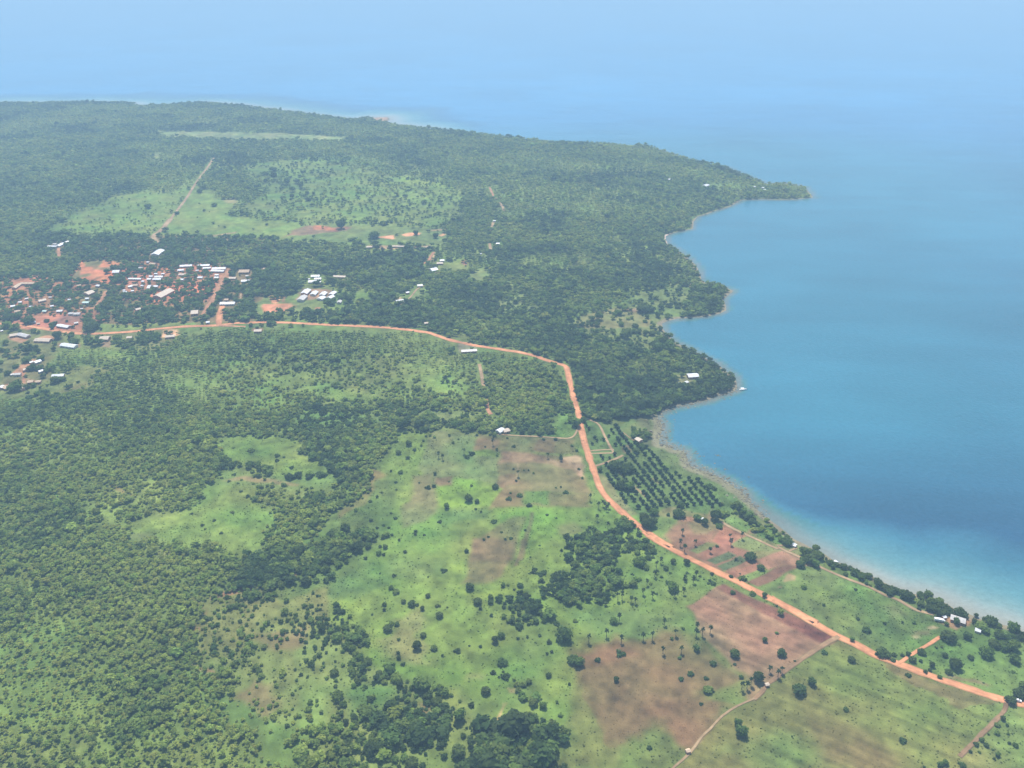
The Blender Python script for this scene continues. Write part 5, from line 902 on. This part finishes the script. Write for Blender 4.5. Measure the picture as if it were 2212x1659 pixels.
# ------------------------------------------------------------------ houses: phrase, sheet, (x0, y0, x1, y1, depth m, roof)
HOUSES = [
 ('in the walled compound at the wood edge', 'R4', [(420, 150, 495, 152, 7, 'w'), (500, 150, 545, 126, 9, 'w'), (568, 116, 592, 108, 7, 'w'), (465, 131, 495, 131, 6, 'p')]),
 ('near the end of the straight dirt track', 'R4', [(1345, 224, 1400, 184, 16, 'w')]),
 ('beside the red court', 'R4', [(985, 370, 1042, 368, 14, 'w'), (840, 492, 870, 495, 7, 'w'), (670, 493, 705, 489, 7, 't')]),
 ('in the top row of the school blocks', 'R4', [(1570, 322, 1672, 318, 9, 'w'), (1725, 319, 1825, 315, 9, 'w'), (1850, 346, 1965, 342, 11, 'w'), (1995, 427, 2055, 427, 8, 'c'), (2085, 367, 2172, 365, 15, 't'), (2105, 452, 2178, 451, 9, 'w')]),
 ('in the second row of the school blocks', 'R4', [(1550, 359, 1600, 357, 7, 'w'), (1705, 358, 1728, 357, 6, 'w'), (1770, 340, 1835, 338, 7, 'w'), (1840, 364, 1950, 366, 7, 'w'), (2140, 405, 2165, 405, 6, 'p')]),
 ('in the lowest row of the school blocks', 'R4', [(1560, 396, 1635, 397, 8, 'c'), (1560, 440, 1600, 440, 7, 'w'), (1725, 422, 1765, 422, 7, 'w'), (1870, 423, 1905, 423, 8, 'w'), (1872, 400, 1905, 399, 6, 'w')]),
 ('in the upper rows of the crowded village quarter', 'R4', [(1210, 339, 1245, 338, 7, 'p'), (1278, 288, 1300, 290, 6, 'w'), (1305, 302, 1355, 304, 8, 't'), (1345, 390, 1372, 390, 7, 'w'), (1405, 392, 1432, 390, 7, 'w')]),
 ('in the middle rows of the crowded village quarter', 'R4', [(1120, 433, 1160, 433, 6, 'w'), (1165, 434, 1230, 434, 6, 'w'), (1230, 452, 1255, 452, 6, 'w'), (1283, 436, 1317, 436, 8, 'w'), (1300, 412, 1332, 412, 6, 'w'), (1335, 437, 1402, 436, 8, 'w'), (1350, 416, 1418, 415, 8, 'w')]),
 ('in the lower rows of the crowded village quarter', 'R4', [(1070, 530, 1092, 530, 8, 'w'), (1075, 548, 1105, 548, 6, 'w'), (1115, 503, 1150, 496, 8, 'w'), (1150, 490, 1200, 488, 8, 't'), (1140, 536, 1165, 533, 7, 'w'), (1227, 490, 1250, 490, 10, 'w'), (1290, 495, 1315, 495, 16, 'w'), (1338, 500, 1375, 498, 11, 'w')]),
 ('above the middle of the village road', 'R4', [(1365, 592, 1480, 530, 18, 'c'), (1920, 648, 2045, 645, 10, 'w'), (1955, 616, 1990, 615, 7, 't'), (1665, 726, 1725, 720, 16, 'c'), (1795, 812, 1825, 810, 7, 'w'), (1180, 703, 1222, 692, 9, 'c')]),
 ('at the wood edge left of the court', 'R4', [(120, 515, 168, 480, 8, 't'), (180, 473, 300, 472, 8, 't')]),
 ('in the upper part of the western quarter', 'R4', [(745, 566, 800, 542, 14, 'c'), (590, 612, 615, 610, 7, 'w'), (425, 591, 450, 590, 7, 'p'), (335, 628, 395, 614, 9, 'c'), (215, 610, 245, 604, 7, 'p'), (160, 638, 190, 636, 7, 'w'), (745, 606, 775, 605, 8, 'w'), (722, 640, 775, 639, 7, 'g')]),
 ('in the lower part of the western quarter', 'R4', [(90, 675, 130, 668, 8, 'w'), (255, 672, 280, 672, 7, 'w'), (435, 669, 465, 665, 8, 'w'), (700, 691, 725, 690, 7, 'p'), (495, 715, 545, 712, 7, 'w'), (373, 715, 407, 715, 7, 'g'), (600, 735, 638, 735, 7, 'p'), (645, 738, 697, 736, 8, 'p'), (130, 718, 185, 713, 8, 't')]),
 ('on the red market ground', 'R4', [(275, 813, 310, 808, 7, 'p'), (320, 821, 345, 818, 7, 'c'), (505, 838, 600, 852, 8, 'w'), (645, 821, 680, 815, 8, 'p')]),
 ('just below the village road', 'R4', [(875, 948, 950, 948, 12, 'c'), (1105, 945, 1150, 942, 8, 'c'), (1440, 938, 1520, 930, 8, 'c'), (85, 928, 160, 915, 9, 'c'), (160, 915, 245, 935, 9, 'p'), (310, 965, 440, 968, 11, 'c'), (540, 1005, 660, 1022, 10, 'w'), (0, 886, 22, 880, 8, 'w')]),
 ('in the lower left hamlet', 'R4', [(255, 1160, 285, 1150, 6, 'w'), (300, 1162, 350, 1145, 8, 'w'), (200, 1227, 245, 1215, 7, 'c'), (125, 1265, 180, 1262, 6, 'p'), (88, 1266, 118, 1258, 6, 'p'), (335, 1242, 372, 1230, 8, 'w'), (240, 1332, 290, 1326, 8, 't'), (310, 1331, 355, 1326, 8, 't'), (0, 1386, 22, 1366, 7, 'w'), (175, 1384, 200, 1394, 7, 'c'), (38, 1372, 65, 1388, 7, 't')]),
 ('beside the trees of the lower left hamlet', 'R4', [(455, 1278, 555, 1272, 7, 'w'), (450, 1303, 482, 1301, 6, 'p')]),
 ('in the white block group above the football ground', 'R5', [(720, 410, 792, 408, 9, 'w'), (694, 433, 706, 432, 8, 'w'), (750, 433, 806, 432, 8, 'w'), (698, 457, 805, 456, 10, 'w'), (915, 411, 1020, 416, 8, 'c')]),
 ('in the upper row beside the football ground', 'R5', [(655, 562, 690, 528, 12, 'w'), (732, 572, 758, 546, 10, 'w'), (812, 576, 838, 552, 10, 'w'), (890, 572, 922, 548, 9, 'w')]),
 ('in the lower row beside the football ground', 'R5', [(622, 618, 660, 582, 12, 'p'), (792, 612, 824, 592, 11, 'w'), (872, 602, 908, 584, 9, 'w'), (960, 642, 972, 624, 7, 'p')]),
 ('in the garden hamlet right of the village', 'R5', [(1760, 356, 1810, 346, 14, 'w'), (1815, 298, 1866, 297, 8, 'c'), (1840, 275, 1877, 272, 8, 'w'), (1460, 632, 1530, 624, 11, 'w'), (1545, 556, 1570, 550, 9, 'w'), (1645, 492, 1690, 490, 8, 'p')]),
 ('half hidden in the woods above the road', 'R5', [(1705, 821, 1737, 818, 8, 'c'), (305, 346, 345, 350, 7, 't')]),
 ('below the road by the forest', 'R5', [(225, 886, 287, 884, 8, 'c'), (2030, 1063, 2160, 1056, 7, 'p')]),
 ('along the bare wall line above the village trees', 'R5', [(1425, 150, 1530, 152, 5, 'c'), (1200, 158, 1250, 156, 5, 'c'), (1700, 158, 1770, 156, 5, 't')]),
 ('on the wooded bay point', 'R6', [(1858, 880, 1930, 877, 11, 'w'), (1840, 926, 1860, 920, 7, 'w'), (1793, 930, 1812, 929, 6, 'p')]),
 ('under trees at the edge of the brown fields', 'S2', [(1402, 548, 1440, 530, 8, 'w'), (1442, 545, 1482, 535, 8, 'c')]),
 ('at the corner of the reedy shore', 'S3', [(678, 495, 715, 518, 7, 'c')]),
 ('on the far headland', 'R3', [(795, 378, 823, 377, 8, 'w'), (1056, 426, 1080, 416, 12, 'w'), (1412, 432, 1427, 430, 8, 'w'), (1472, 439, 1489, 438, 8, 'w'), (1487, 453, 1503, 454, 8, 'w')]),
 ('in the woods beside the broken track', 'R2', [(1190, 960, 1211, 959, 8, 'w'), (1172, 820, 1186, 818, 6, 'w'), (1092, 1022, 1100, 1020, 8, 'w')]),
 ('in the corner of the pinkish field', 'S6', [(1286, 1060, 1304, 1057, 3, 'c')]),
 ('beside the bottom footpath', 'S6', [(724, 1530, 748, 1524, 4.5, 't')]),
 ('by the beach at the end of the lane', 'S7', [(190, 522, 230, 540, 6, 'w'), (563, 672, 590, 686, 4, 'w')]),
 ('in the shoreside compound', 'S7', [(1508, 1162, 1536, 1158, 5, 'w'), (1578, 1166, 1700, 1205, 7, 'p'), (1790, 1268, 1838, 1284, 6, 'w'), (1896, 1198, 1932, 1206, 6, 'p')]),
 ('above the red plots under dark trees', 'S3', [(1243, 1194, 1262, 1190, 4, 'w')]),
]
def box(x0, x1, y0, y1, z0, z1):
    v = np.array([(x0, y0, z0), (x1, y0, z0), (x1, y1, z0), (x0, y1, z0), (x0, y0, z1), (x1, y0, z1), (x1, y1, z1), (x0, y1, z1)], float)
    return v, np.array([(0, 3, 2, 1), (4, 5, 6, 7), (0, 1, 5, 4), (1, 2, 6, 5), (2, 3, 7, 6), (3, 0, 4, 7)])
def wall_mesh(L, W, H, rise, mat):
    x, y = L / 2, W / 2
    V = np.array([(-x, -y, -.6), (x, -y, -.6), (x, y, -.6), (-x, y, -.6), (-x, -y, H), (x, -y, H), (x, y, H), (-x, y, H), (-x, 0, H + rise), (x, 0, H + rise)], float)
    Q = [(0, 1, 5, 4), (2, 3, 7, 6), (1, 2, 6, 5), (3, 0, 4, 7)]; T = [(5, 6, 9), (7, 4, 8)]
    return np_mesh('wall', V, [T, Q], mat)
def roof_mesh(L, W, H, rise, mat):
    o = min(.55, L * .05); x, y = L / 2 + o, W / 2 + o; e = H - rise * o / (W / 2) * .9 + .06; tp = H + rise + .08; th = .09
    V, Q = [], []
    n = max(4, int(L / 1.2))
    for s_ in (-1, 1):                     # two sheet-metal slopes with a shallow corrugation, each a closed slab
        b_ = len(V)
        for i in range(n + 1):
            xx = -x + 2 * x * i / n; c_ = .035 * (i % 2)
            V += [(xx, s_ * y, e + c_), (xx, 0, tp + c_), (xx, s_ * y, e + c_ - th), (xx, 0, tp + c_ - th)]
        for i in range(n):
            a_ = b_ + 4 * i
            Q += [(a_, a_ + 4, a_ + 5, a_ + 1) if s_ < 0 else (a_, a_ + 1, a_ + 5, a_ + 4), (a_ + 2, a_ + 3, a_ + 7, a_ + 6), (a_, a_ + 2, a_ + 6, a_ + 4)]
        Q += [(b_, b_ + 1, b_ + 3, b_ + 2), (len(V) - 4, len(V) - 2, len(V) - 1, len(V) - 3)]
    return np_mesh('roof', V, [Q], mat)
BLD = []
for phrase, sh, hs in HOUSES:
    hs = sorted(hs)
    for i, (x0, y0, x1, y1, dep, rc) in enumerate(hs):
        up = 3.0 if dep < 12 else 4.0
        g = ground(px(sh, [(x0, y0), (x1, y1)]), up)
        a_, b_ = g[0], g[1]
        L = max(float(np.hypot(*(b_ - a_)[:2])), 3.2); W = min(dep * .9, L * .9) if dep < 14 else dep * .9
        c_ = (a_ + b_) / 2; cz = float(height(np.array([c_[0]]), np.array([c_[1]]))[0])
        H = 1.9 if L < 5 else 2.7 if W < 10 else 3.4; rise = W * .17
        BLD.append((c_[0], c_[1], max(L, W) / 2 + 1.5, L / 2 + 2, W / 2 + 2, math.atan2(b_[1] - a_[1], b_[0] - a_[0])))
        size = 'long' if L > 24 else 'wide' if W > 11 else 'small' if L < 13 else 'medium'
        lab = f'{size} {ROOFNAME[rc]} house, {ordinal(i, len(hs))} {phrase}'
        e = bpy.data.objects.new('house', None); COL.objects.link(e)
        e.location = (c_[0], c_[1], cz); e.rotation_euler = (0, 0, BLD[-1][5])
        tag(e, lab, 'house', 'houses ' + phrase)
        link('wall', wall_mesh(L, W, H, rise, M_WALL if rc in 'tc' or random.random() < .4 else M_PLASTER), e)
        link('roof', roof_mesh(L, W, H, rise, ROOFS[rc]), e)
        if L < 5: continue
        d_, df = box(-.55, .55, -W / 2 - .05, -W / 2 + .05, -.1, 2.05)
        link('door', np_mesh('door', d_, [df], M_DARK), e)
        for wx_ in ((-L * .3, L * .3) if L < 16 else (-L * .4, -L * .25, L * .25, L * .4)):
            d_, df = box(wx_ - .6, wx_ + .6, -W / 2 - .04, -W / 2 + .05, 1.0, 2.0)
            link('window', np_mesh('window', d_, [df], M_DARK), e)

def building_clear(X, Y, R_):
    ok = np.ones(X.shape, bool)
    for bx_, by_, rad, hl, hw, an in BLD:
        i = np.where((np.abs(X - bx_) < rad + 30) & (np.abs(Y - by_) < rad + 30) & ok)[0]
        if not len(i): continue
        dx, dy = X[i] - bx_, Y[i] - by_
        u = math.cos(an) * dx + math.sin(an) * dy; v = -math.sin(an) * dx + math.cos(an) * dy
        # nothing grows against the walls; the front stays open, so a tree's crown does not stand on the doorstep
        near_ = (np.abs(u) < hl + R_[i] * .45) & (np.abs(v) < hw + R_[i] * .45)
        front = (np.abs(dx) < rad * .9) & (dy < 0) & (dy > -(hw + 6))
        ok[i] = ~(near_ | front)
    return ok

# ------------------------------------------------------------------ the woods become meshes; the nearest bushes become things
HX = np.array(HEROES)
def hero_clear(X, Y, R_):
    ok = np.ones(len(X), bool)
    for hx, hy, hr in HX:
        i = np.abs(X - hx) + np.abs(Y - hy) < hr * 2.4 + 9
        if i.any():
            k_ = np.where(i)[0]
            ok[k_] &= np.hypot(X[k_] - hx, Y[k_] - hy) > hr * .8 + R_[k_] * .45
    return ok
allb = []; parts_ = []
for pos, siz, k, D, shp, bush in WOODS:
    ok = building_clear(pos[:, 0], pos[:, 1], siz)
    ok &= (D > .9) | hero_clear(pos[:, 0], pos[:, 1], siz)
    parts_.append((pos[ok & ~bush], siz[ok & ~bush], k[ok & ~bush], shp))
    b_ = ok & bush
    if b_.any(): allb.append((pos[b_], siz[b_], k[b_]))
NAMES = ['near_woods_foliage', 'middle_woods_foliage', 'far_woods_foliage']
LABS = ['mixed green tree canopy of the near forest on the left', 'tree canopy of the woods around the road bend and village', 'hazy blue-green forest canopy of the far peninsula']
for (pos, siz, k, shp), nm, lb in zip(parts_, NAMES, LABS):
    tag(link(nm, scatter_mesh(nm, pos, siz, tints(k, len(k)), shp)), lb, 'forest', kind='stuff')
    print(nm, len(pos))
pos = np.concatenate([b_[0] for b_ in allb]); siz = np.concatenate([b_[1] for b_ in allb]); k = np.concatenate([b_[2] for b_ in allb])
fits = (np.abs(pos[:, 0]) < .60 * (pos[:, 1] + 150)) & (pos[:, 1] > 385)
score = np.where(fits, siz / (pos[:, 1] + 300), -1)
o_ = np.argsort(-score); one, rest = o_[:290], o_[290:]
BUSHC = [[np_mesh('foliage', v, [t_, q_], M_LEAF, tints(np.array([kk]), 1) * kf[:, None]) for v, t_, q_, kf in [crown_shape(r5, lo_, 75, .22, .62, .74, .3) for lo_ in (4, 5, 6, 7)]] for kk in (.02, .4)]
scrubQ = inside(at('S5', [(-1000, 100), (60, 600), (500, 900), (1000, 1190), (1280, 1350), (1240, 1800), (-2500, 1800)])[:, :2], pos[:, 0], pos[:, 1])
for j in one:
    x, y, z = pos[j]
    dk = k[j] < .3
    lb = ('low dark green bush' if dk else 'low light green bush') + (' on the olive scrubland beside the forest edge' if scrubQ[j] else ' on the open fields outside the olive scrubland')
    e = link('bush', BUSHC[0 if dk else 1][int(j) % 4], None, (x, y, z - .1))
    e.rotation_euler = (0, 0, rng.uniform(0, 6.28)); e.scale = (siz[j] / 2, siz[j] / 2, siz[j] / 2 * rng.uniform(.8, 1.1))
    tag(e, lb, 'bush', lb[4:].replace('bush', 'bushes'))
if len(rest):
    tag(link('shrubbery', scatter_mesh('shrubbery', pos[rest], siz[rest], tints(k[rest], len(rest)), SH_BUSH)), 'smaller low shrubs scattered over scrubland and fields', 'shrubs', kind='stuff')
print('bushes', len(pos))

# ------------------------------------------------------------------ tussocks of taller grass and weeds on the open ground, each near the colour of the sward it stands in
X, Y = np.meshgrid(np.arange(-900, 900, 2.7), np.arange(385, 1080, 2.7)); X = X.ravel(); Y = Y.ravel()
m_ = np.abs(X) < .63 * (Y + 190); X, Y = X[m_], Y[m_]
X = X + rng.uniform(-1.3, 1.3, len(X)); Y = Y + rng.uniform(-1.3, 1.3, len(Y))
ok = rng.uniform(size=len(X)) < np.clip(.75 * fbm(X, Y, 30, 401, 3) * 1.5 - .12, .05, .8); X, Y = X[ok], Y[ok]
D = np.zeros(len(X))
for Q, dn, sz, tn in covQ: D[inside(Q, X, Y)] = dn
sd = shore_dist(X, Y); ok = (D < .6) & (sd > 7); X, Y, sd = X[ok], Y[ok], sd[ok]
ok = road_clear(X, Y, .8) & building_clear(X, Y, np.full(len(X), 1.0)); X, Y, sd = X[ok], Y[ok], sd[ok]
ri = np.clip(np.round((np.log(Y) - math.log(240)) / (math.log(4300) - math.log(240)) * (NY - 1)).astype(int), 0, NY - 1)
ci = np.clip(np.round((X / (Y + 220) + .92) / 1.70 * (NX - 1)).astype(int), 0, NX - 1)
c = gc[ri, ci] * rng.uniform(.84, 1.32, (len(X), 1)) * rng.uniform(.94, 1.06, (len(X), 3))
fieldy = c[:, 0] > c[:, 1]                                      # on bare ploughed soil the weeds are fewer and smaller
sz = np.minimum(rng.gamma(3, .22, len(X)) + .5, 1.6); sz = np.where(fieldy, sz * .6, sz)
tag(link('tall_grass', scatter_mesh('tall_grass', np.column_stack([X, Y, height_from(X, Y, sd) - .08]), sz, c, [crown_shape(r5, 1, 6, .5, .35, .5, .8) for _ in range(5)])), 'tussocks of taller grass and weeds over the meadows and fields', 'grass', kind='stuff')
print('tussocks', len(X))

# ------------------------------------------------------------------ shore rocks
iv, it = ico()
rocks = [(iv * np.random.default_rng(i).uniform(.7, 1.15, (12, 1)) * (1, 1, .45), it, np.zeros((0, 4), int), np.ones(12)) for i in range(6)]
line = np.concatenate([hit_z(px('S3', [(1560, 58), (1440, 113), (1180, 193), (980, 228), (868, 310), (905, 400), (890, 500), (960, 560), (1090, 605), (1140, 730), (1300, 792), (1480, 880), (1610, 970), (1640, 1040), (1800, 1180)]), 0)])
ln = smooth_line(line, 1.2); i = rng.integers(0, len(ln), 1700)
rp = ln[i] + rng.normal(size=(1700, 2)) * np.where(rng.uniform(size=1700) < .3, 9, 4)[:, None]
rz = np.maximum(height(rp[:, 0], rp[:, 1]), -.25)
me = scatter_mesh('shore_rocks', np.column_stack([rp, rz]), rng.gamma(2.5, .55, 1700) + .5, np.tile((.15, .135, .088), (1700, 1)) * rng.uniform(.6, 1.25, (1700, 1)), rocks)
me.materials.clear(); me.materials.append(mat_noisy('rock_face', None, .95, .4, .25, tint=True))
tag(link('shore_rubble', me), 'grey-brown rocks along the water edge of the bay', 'rocks', kind='stuff')
# weed-grown reef heads that break the surface in the bay
heads = [(970, 438, 50), (1000, 428, 18), (930, 490, 50), (955, 515, 36), (1060, 560, 40), (1190, 630, 40), (1225, 655, 36), (1390, 648, 40), (1330, 770, 14), (1373, 765, 18), (1290, 765, 16), (1450, 770, 34), (1410, 815, 20), (1435, 838, 26), (1655, 838, 20), (1190, 690, 40), (1540, 905, 26)]
rr = np.random.default_rng(5)
for i, (x, y, wz) in enumerate(sorted(heads)):
    p = hit_z(px('S3', [(x, y)]), 0)[0]; W = real_width('S3', x, y, wz)
    Vs, Fs = [], []; o = 0
    for j in range(9):
        c_ = np.array([rr.normal() * W * .25, rr.normal() * W * .2, -.08])
        v = c_ + iv * rr.uniform(.7, 1.1, (12, 1)) * (W * .17, W * .2, .32); Vs.append(v); Fs.append(it + o); o += 12
    e = link('reef_rock', np_mesh('reef_rock', np.concatenate(Vs), [np.concatenate(Fs)], M_ROCK), None, (p[0], p[1], 0))
    tag(e, f'low dark weedy reef rock breaking the bay water, {ordinal(i, len(heads))} of the row', 'reef rock', 'reef rocks in the bay')

# ------------------------------------------------------------------ the white boat off the point, the white car on the road, the white truck by the compound
def part(name, V, F, mat, parent, loc=None): return link(name, np_mesh(name, V, F if isinstance(F, list) else [F], mat), parent, loc)
p = hit_z(px('S3', [(1605, 73)]), .5)[0]
e = bpy.data.objects.new('boat', None); COL.objects.link(e); e.location = (p[0], p[1], 0); e.rotation_euler = (0, 0, .1)
tag(e, 'small white boat moored just off the wooded bay point', 'boat')
L, W = 9.5, 2.8; V, Q = [], []
st = [(-.5, .8, 1), (-.3, 1, .95), (0, 1, .95), (.25, .85, 1.05), (.42, .45, 1.25), (.52, .03, 1.5)]
for x, w_, h_ in st: V += [(x * L, -w_ * W / 2, h_), (x * L, -w_ * W * .33, -.3), (x * L, w_ * W * .33, -.3), (x * L, w_ * W / 2, h_), (x * L, w_ * W * .42, h_ - .02), (x * L, w_ * W * .3, .35), (x * L, -w_ * W * .3, .35), (x * L, -w_ * W * .42, h_ - .02)]
for i in range(len(st) - 1):
    for k_ in range(8): Q.append((i * 8 + k_, i * 8 + (k_ + 1) % 8, i * 8 + 8 + (k_ + 1) % 8, i * 8 + 8 + k_))
Q += [(0, 7, 4, 3), (3, 4, 5, 2)][:1]
part('hull', V, np.array(Q), M_PAINT, e)
v, f = box(-3.2, 1.0, -1.2, 1.2, 2.35, 2.45); part('canopy', v, f, M_PAINT, e)
for x in (-3.0, .8):
    for y in (-1.05, 1.05):
        v, f = box(x - .05, x + .05, y - .05, y + .05, .6, 2.35); part('post', v, f, M_STEEL, e)
def vehicle(name, label, cat, p, rot, L, prof, W, rad, wheels, paint):
    e = bpy.data.objects.new(name, None); COL.objects.link(e); e.location = p; e.rotation_euler = (0, 0, rot); tag(e, label, cat)
    n = len(prof); V = [(x * L, -W / 2 * k_, z) for x, z, k_ in prof] + [(x * L, W / 2 * k_, z) for x, z, k_ in prof]
    F = [np.array([(i, (i + 1) % n, n + (i + 1) % n, n + i) for i in range(n)])]
    me = bpy.data.meshes.new('body'); me.from_pydata(V, [], [tuple(int(q_) for q_ in r_) for r_ in F[0]] + [tuple(range(n))[::-1], tuple(range(n, 2 * n))]); me.materials.append(paint)
    link('body', me, e)
    for wxx in wheels:
        for s_ in (-1, 1):
            v, f = tube([(wxx * L, s_ * (W / 2 - .22), rad), (wxx * L, s_ * (W / 2 + .02), rad)], [rad, rad], 14)
            caps = [tuple(range(14)), tuple(range(14, 28))]
            me = bpy.data.meshes.new('wheel'); me.from_pydata([tuple(q_) for q_ in v], [], [tuple(int(a) for a in q_) for q_ in f] + caps); me.materials.append(M_RUBBER)
            wo = link('wheel', me, e)
            v, f = tube([(wxx * L, s_ * (W / 2 - .01), rad), (wxx * L, s_ * (W / 2 + .05), rad)], [rad * .55, rad * .5], 10)
            me = bpy.data.meshes.new('rim'); me.from_pydata([tuple(q_) for q_ in v], [], [tuple(int(a) for a in q_) for q_ in f] + [tuple(range(10, 20))]); me.materials.append(M_STEEL)
            link('rim', me, wo)
    return e
car_prof = [(-.5, .45, 1), (-.5, .95, .98), (-.46, 1.05, .95), (-.40, 1.7, .82), (.08, 1.72, .82), (.22, 1.12, .95), (.46, 1.0, .95), (.5, .85, .97), (.5, .42, 1)]
g = ground(px('S8', [(2160, 962)]), .8)[0]
u = at('S8', [(2100, 970), (2212, 997)]); an = math.atan2(u[1][1] - u[0][1], u[1][0] - u[0][0])
car = vehicle('car', 'white car driving on the red road at the right edge', 'car', (g[0], g[1], g[2] + .45), an, 4.8, car_prof, 1.9, .37, (-.31, .31), M_PAINT)
for s_ in (-1, 1):
    v = np.array([(-1.8, s_ * .885, 1.12), (.75, s_ * .885, 1.14), (.36, s_ * .80, 1.62), (-1.75, s_ * .80, 1.6)]); part('side_window', np.concatenate([v, v + (0, s_ * .02, 0)]), np.array([(0, 1, 2, 3), (4, 5, 6, 7), (0, 1, 5, 4), (2, 3, 7, 6)]), M_GLASS, car)
v = np.array([(1.08, -.8, 1.14), (1.08, .8, 1.14), (.46, .7, 1.68), (.46, -.7, 1.68)]); part('windscreen', np.concatenate([v, v + (.03, 0, .02)]), np.array([(0, 1, 2, 3), (4, 5, 6, 7), (0, 1, 5, 4), (2, 3, 7, 6), (1, 2, 6, 5), (3, 0, 4, 7)]), M_GLASS, car)
for s_ in (-1, 1):
    v, f = box(2.37, 2.43, s_ * .68 - .16, s_ * .68 + .16, .72, .9); part('headlight', v, f, M_STEEL, car)
trk_prof = [(-.5, .6, 1), (-.5, 2.6, 1), (.16, 2.6, 1), (.18, 1.5, .96), (.2, 2.3, .9), (.36, 2.3, .9), (.44, 1.5, .95), (.5, 1.35, .95), (.5, .55, 1)]
g = ground(px('S7', [(1478, 1196)]), 1.3)[0]
trk = vehicle('truck', 'white truck parked on bare earth left of the shoreside compound', 'truck', (g[0], g[1], g[2] + .1), -.25, 8.5, trk_prof, 2.3, .48, (-.3, .34), M_PAINT)
v = np.array([(3.72, -.95, 1.5), (3.72, .95, 1.5), (3.12, .88, 2.2), (3.12, -.88, 2.2)]); part('windscreen', np.concatenate([v, v + (.04, 0, .02)]), np.array([(0, 1, 2, 3), (4, 5, 6, 7), (0, 1, 5, 4), (2, 3, 7, 6), (1, 2, 6, 5), (3, 0, 4, 7)]), M_GLASS, trk)
for s_ in (-1, 1):
    v, f = box(4.2, 4.27, s_ * .8 - .18, s_ * .8 + .18, .85, 1.1); part('headlight', v, f, M_STEEL, trk)

# ------------------------------------------------------------------ the air
m = bpy.data.materials.new('haze'); m.use_nodes = True; t = m.node_tree
t.nodes.remove(t.nodes['Principled BSDF'])
pv_ = t.nodes.new('ShaderNodeVolumePrincipled'); pv_.inputs['Density'].default_value = HAZE_DENSITY; pv_.inputs['Color'].default_value = (*HAZE_COLOR, 1)
t.links.new(pv_.outputs[0], t.nodes['Material Output'].inputs['Volume'])
v, f = box(-62000, 62000, -3000, 47000, -6.5, CAM_Z + 30)
tag(link('haze', np_mesh('haze', v, [f], m)), kind='stuff')
